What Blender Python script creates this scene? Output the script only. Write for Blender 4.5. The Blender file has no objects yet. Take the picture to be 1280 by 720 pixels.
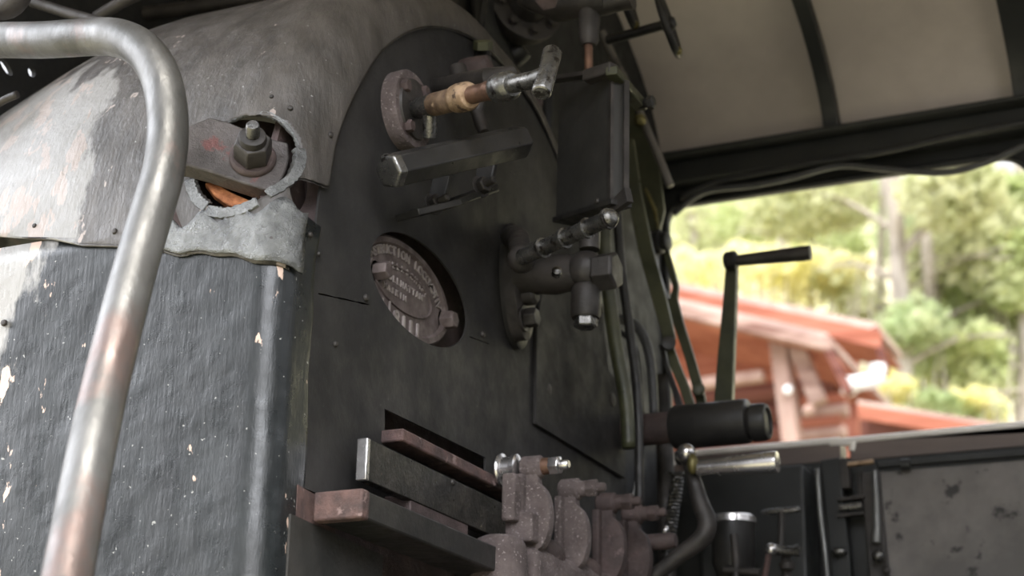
import bpy, math, random
from mathutils import Vector, Matrix, geometry
random.seed(7)
PI = math.pi
V = Vector
col = bpy.context.scene.collection
LIFT = 1.8            # the tripod stands 1.8 m above the ground
XB = -1.27            # plane of the boiler backhead
YC, ZC, R = 2.65, 0.903, 0.68   # boiler axis and radius

# ------------------------------------------------------------------ camera frame
F = 2190.0
cfy = V((1060, 790, F)).normalized()
_m = V((-5040, 680, F)); _m = (_m - cfy * _m.dot(cfy)).normalized()
cX = -_m; cY = cfy; cZ = cX.cross(cY)
def ray(px, py):
    d = V((px - 640, py - 360, F)) / F
    return V((d.dot(cX), d.dot(cY), d.dot(cZ)))
def at(px, py, Y=None, X=None, Z=None):
    r = ray(px, py)
    if Y is not None: return r * (Y / r.y)
    if X is not None: return r * (X / r.x)
    return r * (Z / r.z)
def dep(p): return p.x * cX.z + p.y * cY.z + p.z * cZ.z
def m(px, p): return px * dep(p) / F      # a length of px pixels at point p, in metres
def Xp(v): return XB + v

# ------------------------------------------------------------------ materials
MATS = {}
def mat(name, c1, c2=None, rough=.5, rvar=.15, metal=0., nscale=12., stretch=(1,1,1), lo=.4, hi=.65,
        bump=.2, bscale=60., c3=None, s3=25., t3=.62, w3=.04, rough3=None, spec=.5, coat=0., bdist=.004, c4=None, s4=90., t4=.7):
    mt = bpy.data.materials.new(name); mt.use_nodes = True
    nt = mt.node_tree; N = nt.nodes; L = nt.links
    b = N['Principled BSDF']
    tc = N.new('ShaderNodeTexCoord'); mp = N.new('ShaderNodeMapping')
    L.new(tc.outputs['Object'], mp.inputs[0]); mp.inputs['Scale'].default_value = stretch
    def noise(s, det=6, r=.6):
        n = N.new('ShaderNodeTexNoise'); n.inputs['Scale'].default_value = s
        n.inputs['Detail'].default_value = det; n.inputs['Roughness'].default_value = r
        L.new(mp.outputs[0], n.inputs['Vector']); return n.outputs['Fac']
    def ramp(src, a, bb):
        r = N.new('ShaderNodeMapRange'); r.inputs[1].default_value = a; r.inputs[2].default_value = bb
        L.new(src, r.inputs[0]); return r.outputs[0]
    def mix(fac, a, bb):
        x = N.new('ShaderNodeMix'); x.data_type = 'RGBA'
        L.new(fac, x.inputs[0])
        for s, i in ((a, 6), (bb, 7)):
            if hasattr(s, 'type') or hasattr(s, 'is_linked'): L.new(s, x.inputs[i])
            else: x.inputs[i].default_value = (*s, 1)
        return x.outputs[2]
    n1 = noise(nscale)
    f1 = ramp(n1, lo, hi)
    colr = mix(f1, c1, c2 or c1)
    rr = N.new('ShaderNodeMapRange'); rr.inputs[1].default_value = .3; rr.inputs[2].default_value = .7
    rr.inputs[3].default_value = max(0, rough - rvar); rr.inputs[4].default_value = min(1, rough + rvar)
    L.new(noise(nscale * 2.3), rr.inputs[0]); rough_out = rr.outputs[0]
    if c4:
        f4 = ramp(noise(s4, 3), t4, t4 + .04); colr = mix(f4, colr, c4)
    if c3:
        f3 = ramp(noise(s3, 8, .65), t3, t3 + w3)
        colr = mix(f3, colr, c3)
    L.new(colr, b.inputs['Base Color'])
    L.new(rough_out, b.inputs['Roughness'])
    b.inputs['Metallic'].default_value = metal
    b.inputs['Specular IOR Level'].default_value = spec
    b.inputs['Coat Weight'].default_value = coat
    b.inputs['Coat Roughness'].default_value = .25
    if bump:
        bp = N.new('ShaderNodeBump'); bp.inputs['Strength'].default_value = bump; bp.inputs['Distance'].default_value = bdist
        L.new(noise(bscale, 8, .7), bp.inputs['Height']); L.new(bp.outputs[0], b.inputs['Normal'])
    MATS[name] = mt
    return mt

def shell_mat(name, base, base2, peel, flake, rough, bare_dir, bmp=.8):
    """old black boiler paint: brushed, dusty, peeling where the sheet is bare"""
    mt = bpy.data.materials.new(name); mt.use_nodes = True
    nt = mt.node_tree; N = nt.nodes; L = nt.links; b = N['Principled BSDF']
    tc = N.new('ShaderNodeTexCoord')
    def mp(sc):
        q = N.new('ShaderNodeMapping'); L.new(tc.outputs['Object'], q.inputs[0]); q.inputs['Scale'].default_value = sc; return q.outputs[0]
    def noise(vec, s, det=6, r=.6, dist=0):
        n = N.new('ShaderNodeTexNoise'); n.inputs['Scale'].default_value = s; n.inputs['Detail'].default_value = det
        n.inputs['Roughness'].default_value = r; n.inputs['Distortion'].default_value = dist; L.new(vec, n.inputs['Vector']); return n.outputs['Fac']
    def rng(src, a, bb, c=0, d=1):
        r = N.new('ShaderNodeMapRange'); r.inputs[1].default_value = a; r.inputs[2].default_value = bb
        r.inputs[3].default_value = c; r.inputs[4].default_value = d; L.new(src, r.inputs[0]); return r.outputs[0]
    def math_(op, a, bb):
        q = N.new('ShaderNodeMath'); q.operation = op
        for i, s in ((0, a), (1, bb)):
            if isinstance(s, (int, float)): q.inputs[i].default_value = s
            else: L.new(s, q.inputs[i])
        return q.outputs[0]
    def mix(fac, a, bb):
        x = N.new('ShaderNodeMix'); x.data_type = 'RGBA'; L.new(fac, x.inputs[0])
        for s, i in ((a, 6), (bb, 7)):
            if isinstance(s, tuple): x.inputs[i].default_value = (*s, 1)
            else: L.new(s, x.inputs[i])
        return x.outputs[2]
    sx = N.new('ShaderNodeSeparateXYZ'); L.new(tc.outputs['Object'], sx.inputs[0])
    st = mp((1.0, 1.0, .16)); iso = mp((1, 1, 1)); st2 = mp((1, 1, .45))
    streak = noise(st, 30, 6, .65)
    c = mix(rng(streak, .35, .68), base, base2)
    # white dusty bare zone at the front of the boiler, ragged edge, with its own shape
    zone = math_('ADD', rng(sx.outputs[0], *bare_dir[0]), math_('MULTIPLY', rng(sx.outputs[2], *bare_dir[1]), bare_dir[2]))
    zz = math_('ADD', zone, math_('MULTIPLY', math_('SUBTRACT', noise(st2, 14, 7, .6), .5), 1.5))
    c = mix(rng(zz, .95, 1.08), c, peel)
    # pink primer chips
    ch = math_('ADD', noise(st2, 26, 5, .55), math_('MULTIPLY', zone, .12))
    ch = math_('ADD', ch, math_('MULTIPLY', math_('MULTIPLY', rng(sx.outputs[0], -1.36, -1.30), rng(sx.outputs[2], .9, .5)), .075))
    c = mix(rng(ch, .71, .725), c, flake)
    sp = noise(iso, 140, 2, .5)
    c = mix(rng(sp, .72, .76), c, (.25, .25, .24))
    L.new(c, b.inputs['Base Color'])
    rr = rng(noise(iso, 22, 5), .3, .7, rough - .1, rough + .14)
    L.new(rr, b.inputs['Roughness'])
    bp = N.new('ShaderNodeBump'); bp.inputs['Strength'].default_value = bmp; bp.inputs['Distance'].default_value = .0022
    h = math_('ADD', math_('MULTIPLY', noise(st, 170, 5, .6), .7), math_('MULTIPLY', noise(iso, 75, 8, .7, .6), .7))
    L.new(h, bp.inputs['Height'])
    bp2 = N.new('ShaderNodeBump'); bp2.inputs['Strength'].default_value = .35; bp2.inputs['Distance'].default_value = .02
    L.new(noise(iso, 6, 3), bp2.inputs['Height']); L.new(bp2.outputs[0], bp.inputs['Normal'])
    L.new(bp.outputs[0], b.inputs['Normal'])
    MATS[name] = mt; return mt

M = MATS
shell_mat('side_paint', (.005, .0062, .0066), (.014, .0165, .0175), (.27, .26, .245), (.50, .37, .30), .30, ((-1.50, -1.78, 0, 1), (.75, 1.0, 0, 1), .35), .38)
shell_mat('saddle_paint', (.036, .032, .0285), (.082, .073, .066), (.215, .207, .195), (.28, .235, .21), .42, ((-1.52, -1.72, 0, 1), (1.35, 1.05, 0, 1), .45))
mat('silver_paint', (.075, .077, .077), (.27, .275, .27), rough=.32, metal=.45, nscale=30, lo=.3, hi=.8, bump=1.0, bscale=60, bdist=.006)
mat('backhead_paint', (.024, .023, .0225), (.039, .037, .0355), spec=.14, rough=.58, nscale=8, bump=.35, bscale=70, c3=(.09, .085, .08), s3=45, t3=.68, c4=(.13, .13, .12), s4=170, t4=.74)
mat('lower_sheet_paint', (.019, .0195, .018), (.036, .034, .031), rough=.48, nscale=9, bump=.4, bscale=80, c3=(.085, .038, .030), s3=14, t3=.63, c4=(.13, .13, .12), s4=150, t4=.73)
mat('black_paint', (.015, .0145, .014), (.030, .028, .026), spec=.35, rough=.42, nscale=14, bump=.25, bscale=60)
mat('deep_black', (.006, .006, .006), (.012, .012, .012), rough=.75, nscale=10, bump=.2)
mat('dull_iron', (.030, .027, .025), (.055, .048, .044), rough=.5, metal=.35, nscale=20, bump=.4, bscale=90)
mat('rust_iron', (.095, .073, .069), (.17, .135, .128), rough=.7, metal=.1, nscale=18, bump=1.0, bscale=150, bdist=.006, c4=(.28, .24, .23), s4=190, t4=.61)
mat('dark_rust', (.045, .031, .029), (.085, .058, .054), rough=.7, nscale=18, bump=.8, bscale=90, c3=(.13, .095, .09), s3=30, t3=.62)
mat('red_rust', (.055, .035, .033), (.13, .075, .065), rough=.72, nscale=22, bump=.8, bscale=100, c3=(.20, .14, .13), s3=40, t3=.6)
mat('orange_rust', (.20, .065, .025), (.62, .25, .10), rough=.8, nscale=35, lo=.35, hi=.6, bump=1, bscale=90)
mat('plate_iron', (.080, .060, .056), (.14, .112, .106), rough=.58, metal=.25, nscale=35, bump=.6, bscale=140)
mat('letter_iron', (.22, .19, .18), (.36, .32, .30), rough=.5, metal=.4, nscale=35, bump=.4, bscale=140)
mat('worn_steel', (.065, .064, .061), (.13, .128, .124), rough=.43, metal=.55, nscale=12, stretch=(1,1,.5), bump=.35, bscale=50, c3=(.13, .095, .085), s3=8, t3=.53, w3=.12)
mat('bright_steel', (.58, .56, .55), (.72, .70, .69), rough=.24, rvar=.06, metal=.95, nscale=25, bump=.05, bscale=40)
mat('cock_steel', (.13, .127, .12), (.20, .195, .185), rough=.27, rvar=.10, metal=.85, nscale=25, bump=.35, bscale=70, c3=(.045,.04,.036), s3=45, t3=.56)
mat('rod_steel', (.13,.13,.125), (.20,.20,.19), rough=.4, metal=.5, nscale=8, bump=0)
mat('brass', (.30, .20, .125), (.52, .37, .24), rough=.42, metal=.55, nscale=50, bump=.6, bscale=120, c3=(.10, .065, .045), s3=45, t3=.55)
mat('bronze', (.13,.085,.06), (.26,.18,.12), rough=.45, metal=.4, nscale=60, bump=.6, bscale=120, c3=(.5,.36,.24), s3=50, t3=.66)
mat('bar_iron', (.016,.015,.013), (.045,.040,.034), rough=.4, metal=.3, nscale=30, bump=.7, bscale=90, c3=(.16,.13,.09), s3=40, t3=.66)
mat('gauge_paint', (.030,.029,.027), (.042,.040,.037), rough=.5, nscale=6, bump=.15, c4=(.12,.12,.11), s4=120, t4=.75)
mat('clamp_iron', (.050,.043,.040), (.105,.092,.087), rough=.42, metal=.25, nscale=22, bump=.9, bscale=90, c3=(.13,.055,.05), s3=16, t3=.60)
mat('copper', (.13, .075, .055), (.24, .14, .095), rough=.4, metal=.7, nscale=30, bump=.2)
mat('old_brass', (.10, .085, .030), (.22, .19, .08), rough=.45, metal=.6, nscale=20, bump=.2)
mat('olive_paint', (.030, .032, .016), (.060, .062, .032), rough=.42, nscale=15, bump=.2)
mat('roof_paint', (.46, .405, .375), (.58, .515, .475), rough=.62, nscale=3, bump=.15, bscale=25, c3=(.10, .085, .07), s3=11, t3=.70)
mat('wall_black', (.013, .014, .0135), (.022, .023, .022), rough=.5, nscale=6, bump=.2, bscale=30)
mat('grey_plate', (.10, .092, .086), (.18, .165, .152), rough=.55, nscale=5, bump=.2, bscale=30, c3=(.03, .028, .026), s3=15, t3=.585, w3=.05)
mat('sill_wood', (.11, .085, .075), (.17, .135, .12), rough=.5, nscale=8, stretch=(.2,1,1), bump=.2)
mat('skylit_edge', (.78, .74, .69), (.86, .82, .77), rough=.5, nscale=12, bump=.1)  # near-white colour stands for sky light on the sills' rounded top edge
mat('steel_floor', (.04, .04, .04), (.06, .06, .06), rough=.6, bump=.3)
mat('rubber', (.014, .014, .015), (.02, .02, .02), rough=.5, bump=.1)
mat('grey_hose', (.05, .05, .05), (.075, .075, .075), rough=.45, bump=.1)
# outside
mat('red_boards', (.25, .082, .050), (.38, .145, .095), rough=.75, nscale=2.5, stretch=(.25, 1, 5), bump=.3, bscale=8, spec=.2)
mat('dark_logs', (.10, .036, .028), (.19, .080, .062), rough=.8, nscale=3, stretch=(.3, 1, 6), bump=.4, bscale=8, spec=.2)
mat('roof_boards', (.16, .085, .068), (.36, .25, .21), rough=.8, nscale=3, stretch=(.5, .5, 3), bump=.3, bscale=9, spec=.2)
mat('pale_wood', (.27, .17, .14), (.40, .28, .235), rough=.8, nscale=3, stretch=(2, 2, .4), bump=.2, spec=.2)
mat('white_pipe', (.70, .72, .74), (.78, .80, .82), rough=.4, bump=0)
mat('roof_tin', (.30, .20, .17), (.46, .36, .31), rough=.7, nscale=2, bump=.2, bscale=8, c3=(.36,.23,.19), s3=3, t3=.52, w3=.1)
mat('bark', (.28, .245, .205), (.46, .41, .355), rough=.9, nscale=5, stretch=(3, 3, .6), bump=.5, bscale=12, spec=.1)
mat('hill_soil', (.42, .37, .25), (.58, .53, .38), rough=1, nscale=.9, bump=.5, bscale=4, c3=(.38, .44, .22), s3=.7, t3=.5, w3=.15, spec=.1)
mat('grass', (.12, .17, .06), (.22, .25, .10), rough=1, nscale=.8, bump=.5, bscale=6, spec=.1)

def leaf_mat(name, c1, c2):
    mt = bpy.data.materials.new(name); mt.use_nodes = True
    nt = mt.node_tree; N = nt.nodes; L = nt.links; b = N['Principled BSDF']; out = N['Material Output']
    tc = N.new('ShaderNodeTexCoord'); n = N.new('ShaderNodeTexNoise'); n.inputs['Scale'].default_value = 2.2; n.inputs['Detail'].default_value = 5
    L.new(tc.outputs['Object'], n.inputs['Vector'])
    r = N.new('ShaderNodeMapRange'); r.inputs[1].default_value = .38; r.inputs[2].default_value = .62; L.new(n.outputs['Fac'], r.inputs[0])
    x = N.new('ShaderNodeMix'); x.data_type = 'RGBA'; x.inputs[6].default_value = (*c1, 1); x.inputs[7].default_value = (*c2, 1)
    L.new(r.outputs[0], x.inputs[0]); L.new(x.outputs[2], b.inputs['Base Color'])
    b.inputs['Roughness'].default_value = .7; b.inputs['Specular IOR Level'].default_value = .15
    t = N.new('ShaderNodeBsdfTranslucent'); L.new(x.outputs[2], t.inputs['Color'])
    s = N.new('ShaderNodeMixShader'); s.inputs[0].default_value = .55
    L.new(b.outputs[0], s.inputs[1]); L.new(t.outputs[0], s.inputs[2]); L.new(s.outputs[0], out.inputs['Surface'])
    MATS[name] = mt
leaf_mat('leaf_green', (.50, .56, .27), (.66, .69, .42))
leaf_mat('leaf_pale', (.52, .54, .30), (.68, .68, .46))
leaf_mat('leaf_yellow', (.78, .74, .36), (.88, .84, .56))
leaf_mat('leaf_dark', (.42, .50, .27), (.58, .62, .40))

# ------------------------------------------------------------------ mesh builder
def frame(d, up=None):
    d = d.normalized(); up = up or (V((0, 0, 1)) if abs(d.z) < .9 else V((1, 0, 0)))
    a = up.cross(d).normalized(); b = d.cross(a).normalized(); return a, b
class MB:
    def __init__(s): s.v = []; s.f = []
    def add(s, vs, fs):
        o = len(s.v); s.v += [V(q) for q in vs]; s.f += [tuple(i + o for i in f) for f in fs]; return s
    def box(s, c, size, ax=None):
        c = V(c); hx, hy, hz = [q / 2 for q in size]; A = ax or (V((1,0,0)), V((0,1,0)), V((0,0,1)))
        vs = [c + A[0]*x*hx + A[1]*y*hy + A[2]*z*hz for x in (-1,1) for y in (-1,1) for z in (-1,1)]
        return s.add(vs, [(0,1,3,2),(4,6,7,5),(0,4,5,1),(2,3,7,6),(0,2,6,4),(1,5,7,3)])
    def beam(s, p0, p1, w, h, up=None):
        """bar from p0 to p1, w across, h along up"""
        p0 = V(p0); p1 = V(p1); d = (p1 - p0); a, b = frame(d, up)
        return s.box((p0 + p1) / 2, (d.length, w, h), (d.normalized(), a, b))
    def tube(s, pts, r, n=20, cap=True, closed=False, smooth=0):
        pts = [V(p) for p in pts]
        rs = list(r) if isinstance(r, (list, tuple)) else [r] * len(pts)
        if smooth:
            P, Q = [], []; k = len(pts)
            for i in range(k - 1 if not closed else k):
                g = lambda j: pts[j % k] if closed else pts[max(0, min(k - 1, j))]
                h = lambda j: rs[j % k] if closed else rs[max(0, min(k - 1, j))]
                for t in range(smooth):
                    u = t / smooth
                    p0, p1, p2, p3 = g(i-1), g(i), g(i+1), g(i+2)
                    P.append(.5 * ((2*p1) + (p2-p0)*u + (2*p0-5*p1+4*p2-p3)*u*u + (3*p1-p0-3*p2+p3)*u**3)); Q.append(h(i)*(1-u) + h(i+1)*u)
            if not closed: P.append(pts[-1]); Q.append(rs[-1])
            pts, rs = P, Q
        k = len(pts); T = []
        for i in range(k):
            if closed: t = pts[(i+1) % k] - pts[i-1]
            else: t = pts[min(k-1, i+1)] - pts[max(0, i-1)]
            T.append(t.normalized() if t.length > 1e-9 else V((0,0,1)))
        a, b = frame(T[0]); vs = []; 
        for i in range(k):
            a = (a - T[i] * a.dot(T[i])).normalized(); b = T[i].cross(a)
            for j in range(n):
                th = 2*PI*j/n; vs.append(pts[i] + (a*math.cos(th) + b*math.sin(th)) * rs[i])
        fs = []
        for i in range(k if closed else k - 1):
            i2 = (i+1) % k
            for j in range(n):
                j2 = (j+1) % n; fs.append((i*n+j, i*n+j2, i2*n+j2, i2*n+j))
        if cap and not closed: fs += [tuple(range(n-1, -1, -1)), tuple(range((k-1)*n, k*n))]
        return s.add(vs, fs)
    def lathe(s, o, d, prof, n=32, ph=0):
        """revolve [(distance along d, radius)] about the axis o + t d"""
        o = V(o); d = V(d).normalized(); a, b = frame(d); vs = []; k = len(prof)
        for t, r in prof:
            for j in range(n):
                th = 2*PI*j/n + ph; vs.append(o + d*t + (a*math.cos(th) + b*math.sin(th)) * max(r, 1e-5))
        fs = []
        for i in range(k-1):
            for j in range(n):
                j2 = (j+1) % n; fs.append((i*n+j, i*n+j2, (i+1)*n+j2, (i+1)*n+j))
        fs += [tuple(range(n-1, -1, -1)), tuple(range((k-1)*n, k*n))]
        return s.add(vs, fs)
    def hexn(s, o, d, L, r, ph=0): 
        return s.lathe(o, d, [(0, r*.94), (L*.12, r), (L*.85, r), (L, r*.86)], 6, ph)
    def plate(s, outer, holes, f3, thick, n3):
        """flat plate from 2-D outline with holes; f3 maps 2-D to 3-D, n3 the thickness direction"""
        loops = [outer] + list(holes)
        tri = geometry.tessellate_polygon([[V((p[0], p[1], 0)) for p in l] for l in loops])
        flat = [p for l in loops for p in l]; k = len(flat)
        top = [V(f3(*p)) for p in flat]; bot = [p - V(n3)*thick for p in top]
        fs = [tuple(t) for t in tri] + [tuple(i + k for i in reversed(t)) for t in tri]
        o = 0
        for l in loops:
            q = len(l)
            for i in range(q): j = (i+1) % q; fs.append((o+i, o+j, o+j+k, o+i+k))
            o += q
        return s.add(top + bot, fs)
    def sphere(s, c, r, n=16, sc=(1,1,1)):
        c = V(c); prof = [(-math.cos(PI*i/(n//2)), math.sin(PI*i/(n//2))) for i in range(n//2+1)]
        o = len(s.v); s.lathe((0,0,0), (0,0,1), [(t*r, q*r) for t, q in prof], n)
        for i in range(o, len(s.v)): p = s.v[i]; s.v[i] = V((p.x*sc[0], p.y*sc[1], p.z*sc[2])) + c
        return s
    def build(s, name, material, parent=None, bevel=0, smooth=40, seg=2, sub=0):
        me = bpy.data.meshes.new(name); me.from_pydata([tuple(p) for p in s.v], [], s.f); me.validate()
        import bmesh
        bm = bmesh.new(); bm.from_mesh(me); bmesh.ops.recalc_face_normals(bm, faces=bm.faces); bm.to_mesh(me); bm.free()
        o = bpy.data.objects.new(name, me); col.objects.link(o); me.materials.append(M[material] if isinstance(material, str) else material)
        if smooth:
            me.polygons.foreach_set('use_smooth', [True]*len(me.polygons)); me.set_sharp_from_angle(angle=math.radians(smooth))
        if bevel:
            md = o.modifiers.new('bevel', 'BEVEL'); md.width = bevel; md.segments = seg; md.limit_method = 'ANGLE'; md.angle_limit = math.radians(35)
        if parent is not None:
            o.parent = parent
            o.location = -world_loc(parent)
        return o
def world_loc(o):
    l = V(o.location); p = o.parent
    while p is not None: l += V(p.location); p = p.parent
    return l
def thing(name, label, cat, loc, group=None):
    o = bpy.data.objects.new(name, None); col.objects.link(o); o.empty_display_size = .05
    o.location = V(loc); o['label'] = label; o['category'] = cat
    if group: o['group'] = group
    return o
def tag(o, label, cat, group=None, kind=None):
    o['label'] = label; o['category'] = cat
    if group: o['group'] = group
    if kind: o['kind'] = kind
    return o
def struct(o): o['kind'] = 'structure'; return o
def copy_tree(o, parent=None, delta=V((0,0,0)), label=None):
    c = o.copy(); col.objects.link(c)
    c.parent = parent
    if parent is None: c.location = V(o.location) + delta
    if label: c['label'] = label
    for ch in list(o.children): copy_tree(ch, c)
    return c
def bolt_head(mb, p, d, r, h, washer=True):
    p = V(p); d = V(d).normalized()
    if washer: mb.lathe(p, d, [(0, r*1.35), (h*.2, r*1.35)], 20)
    mb.hexn(p + d*h*.2, d, h, r)
def screw(mb, p, d, r):
    mb.lathe(p, d, [(-.002, r), (0, r), (r*.45, r*.75), (r*.6, r*.2)], 14)
AX, AY, AZ = V((1,0,0)), V((0,1,0)), V((0,0,1))

# ================================================================== boiler shell
# section: vertical side up to the axis height, then a circle; path: along the side, round the corner, onto the face
ZB = -.3
def sec(s):
    """s = arc length above the axis height; returns (point y,z), inward normal"""
    if s < 0: return (YC - R, ZC + s), (1, 0)
    th = s / R; return (YC - R*math.cos(th), ZC + R*math.sin(th)), (math.cos(th), -math.sin(th))
def rc(s): t = min(1, max(0, (s + .02) / .25)); t = t*t*(3-2*t); return .042 + .062*t
U0 = -1.42
def path(u, s, off=0, qe=.1):
    """u = path length from X=U0 toward the face"""
    r = rc(s); L1 = (XB - r) - U0; L2 = L1 + r*PI/2
    if u <= L1: X, q, nx, nq = U0 + u, 0, 0, -1
    elif u <= L2: a = (u - L1)/r; X, q, nx, nq = XB - r + r*math.sin(a), r - r*math.cos(a), math.sin(a), -math.cos(a)
    else: X, q, nx, nq = XB, r + (u - L2), 1, 0
    return X + nx*off, q - (-nq)*off if False else q + nq*off
def taper(X): return .36 * max(0, -1.69 - X)**1.4      # the barrel draws in toward the front
def tblend(s): t = min(1, max(0, s/.34)); return t*t*(3-2*t)
def S(u, s, off=0):
    (y, z), (ny, nz) = sec(s); X, q = path(u, s, off); q += taper(X) * tblend(s)
    return V((X, y + ny*q, z + nz*q))
def uend(s, q): r = rc(s); return (XB - r) - U0 + r*PI/2 + (q - r)
def on_shell(px, py):
    """where the view ray meets the flat part of the shell: (u, s)"""
    r = ray(px, py); p = r * ((YC - R)/r.y)
    if p.z <= ZC: return p.x - U0, p.z - ZC
    a = r.y**2 + r.z**2; b = -2*(r.y*YC + r.z*ZC); c = YC**2 + ZC**2 - R*R
    t = (-b - math.sqrt(max(0, b*b - 4*a*c))) / (2*a); p = r*t
    return p.x - U0, R*math.atan2(p.z - ZC, YC - p.y)
def proj(p):
    c = V((p.x*cX.x + p.y*cY.x + p.z*cZ.x, p.x*cX.y + p.y*cY.y + p.z*cZ.y, p.x*cX.z + p.y*cY.z + p.z*cZ.z))
    return 640 + F*c.x/c.z, 360 + F*c.y/c.z
def us_at(px, py):
    """surface parameters under a pixel, by search"""
    best = None; du, ds = .02, .02; u, s = .1, .1
    cand = [(a*.01, b*.01) for a in range(-60, 28) for b in range(-60, 60)]
    for a, b in cand:
        q = proj(S(a, b)); e = (q[0]-px)**2 + (q[1]-py)**2
        if best is None or e < best[0]: best = (e, a, b)
    st = .005
    while st > 2e-4:
        e, a, b = best; imp = False
        for i in (-1, 0, 1):
            for j in (-1, 0, 1):
                q = proj(S(a+i*st, b+j*st)); ee = (q[0]-px)**2 + (q[1]-py)**2
                if ee < best[0]: best = (ee, a+i*st, b+j*st); imp = True
        if not imp: st /= 2
    return best[1], best[2]

boiler = thing('boiler', 'black painted steam boiler with rounded shoulder and peeling side cladding', 'boiler', (-2.0, YC, ZB))
# lower side sheet
def seam_s(X):   # lower edge of the saddle sheet, height above axis
    t = (X + 1.73) / (-1.235 + 1.73)
    return .047 + (-.062 - .047) * max(-.4, min(1.2, t)) + .003*math.sin(X*40) + .002*math.sin(X*97)
mb = MB(); us = [-1.7, -1.6, -1.5, -1.4] + [-1.3 + i*.1 for i in range(10)] + [-.38 + i*.04 for i in range(10)] + [0.01*i for i in range(2, 28)]
ss = [ZB - ZC + i*.1 for i in range(10)] + [-.2 + i*.03 for i in range(9)]
grid = []
for s_ in ss:
    row = []
    ue = uend(s_, .092)
    for u in us:
        uu = min(u, ue + .004*math.sin(s_*37))
        row.append(S(uu, s_, .004*math.exp(-((u-.05)/.3)**2) * math.sin(s_*9) * .5))
    grid.append(row)
def grid_add(mb, grid, back=None):
    h, w = len(grid), len(grid[0]); mb.add([p for r in grid for p in r], [(i*w+j, i*w+j+1, (i+1)*w+j+1, (i+1)*w+j) for i in range(h-1) for j in range(w-1)])
grid_add(mb, grid)
o = mb.build('side_sheet', 'side_paint', boiler, smooth=180)
sd = o.modifiers.new('thickness', 'SOLIDIFY'); sd.thickness = .003; sd.offset = 0

mb = MB(); mb.lathe(V((U0-1.69, YC, ZC)), AX, [(0, R-.24), (.01, R-.24)], 48); mb.box(V((U0-1.685, YC, (ZB+ZC)/2)), (.01, 2*R-.02, ZC-ZB)); mb.build('front_closure', 'deep_black', boiler)
# saddle sheet with the washout opening (polar patch inside a grid)
HU, HS = us_at(303, 201)
HR = .086; PW = .115
smax = R*PI*.86
def saddle_grid(u0, u1, s0, s1, du, dsn, mb, lip=False):
    nu = max(1, round((u1-u0)/du)); ns = max(1, round((s1-s0)/dsn)); g = []
    for j in range(ns+1):
        s_ = s0 + (s1-s0)*j/ns; row = []
        for i in range(nu+1): row.append(edge_fix(u0 + (u1-u0)*i/nu, s_))
        g.append(row)
    grid_add(mb, g)
def qlip(s_):
    t = min(1, max(0, (s_ - .085)/.035)); t = t*t*(3-2*t); return .022 + .075*t + .004*math.sin(s_*60)*(1-t)
def edge_fix(u, s_):
    ue = uend(s_, qlip(s_)); u = min(u, ue)
    lo = seam_s(U0 + u)
    return S(u, max(s_, lo), .0045 + .002*math.sin(s_*21)*math.sin(u*9))
mb = MB()
def axis(lo, a, b, hi, coarse, fine):
    out = []; x = lo
    while x < a - 1e-6: out.append(x); x += coarse if x < a - coarse*1.5 else max(fine, (a - x)/2)
    k = round((b-a)/fine); out += [a + (b-a)*q/k for q in range(k+1)]; x = b + fine
    while x < hi: out.append(x); x += coarse*.5
    out.append(hi); return out
ax_u = axis(-1.70, HU-PW, HU+PW+.06, .30, .06, .005); ax_s = axis(-.1, HS-PW, HS+PW, smax, .02, .005)
def hole_r(th): return HR * (1 + .03*math.sin(3*th) + .015*math.sin(7*th+1))
ids = {}
def vid(i, j):
    if (i, j) not in ids:
        u, s_ = ax_u[i], ax_s[j]; du, dv = u-HU, s_-HS; d = math.hypot(du, dv); hr_ = hole_r(math.atan2(dv, du))
        if d < hr_ + .0035: k = hr_/max(d, 1e-6); u, s_ = HU+du*k, HS+dv*k
        ids[(i, j)] = len(mb.v); mb.v.append(edge_fix(u, s_))
    return ids[(i, j)]
for j in range(len(ax_s)-1):
    for i in range(len(ax_u)-1):
        du, dv = (ax_u[i]+ax_u[i+1])/2-HU, (ax_s[j]+ax_s[j+1])/2-HS
        if math.hypot(du, dv) < hole_r(math.atan2(dv, du)) - .0005: continue
        mb.f.append((vid(i, j), vid(i+1, j), vid(i+1, j+1), vid(i, j+1)))
o = mb.build('saddle_sheet', 'saddle_paint', boiler, smooth=180)
sd = o.modifiers.new('thickness', 'SOLIDIFY'); sd.thickness = .004; sd.offset = 0
# silver painted strap below the opening
mb = MB(); g = []
for j in range(9):
    row = []
    for i in range(28):
        u = us_at(200, 300)[0] + i*.0088; ue = uend(-.02, .056); u = min(u, ue)
        lo = seam_s(U0+u) + .002; hi = HS - HR*1.05 + .012*math.sin(i*.9) + (.014*max(0, (i-17)/8))
        row.append(S(u, lo + (hi-lo)*j/8, .0085 + .0012*math.sin(i*2.1+j)))
    g.append(row)
grid_add(mb, g); o = mb.build('patch_strap', 'silver_paint', boiler, smooth=180); o['label'] = 'silver painted patch strap along the sheet edge'
sd = o.modifiers.new('thickness', 'SOLIDIFY'); sd.thickness = .003; sd.offset = 0
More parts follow.
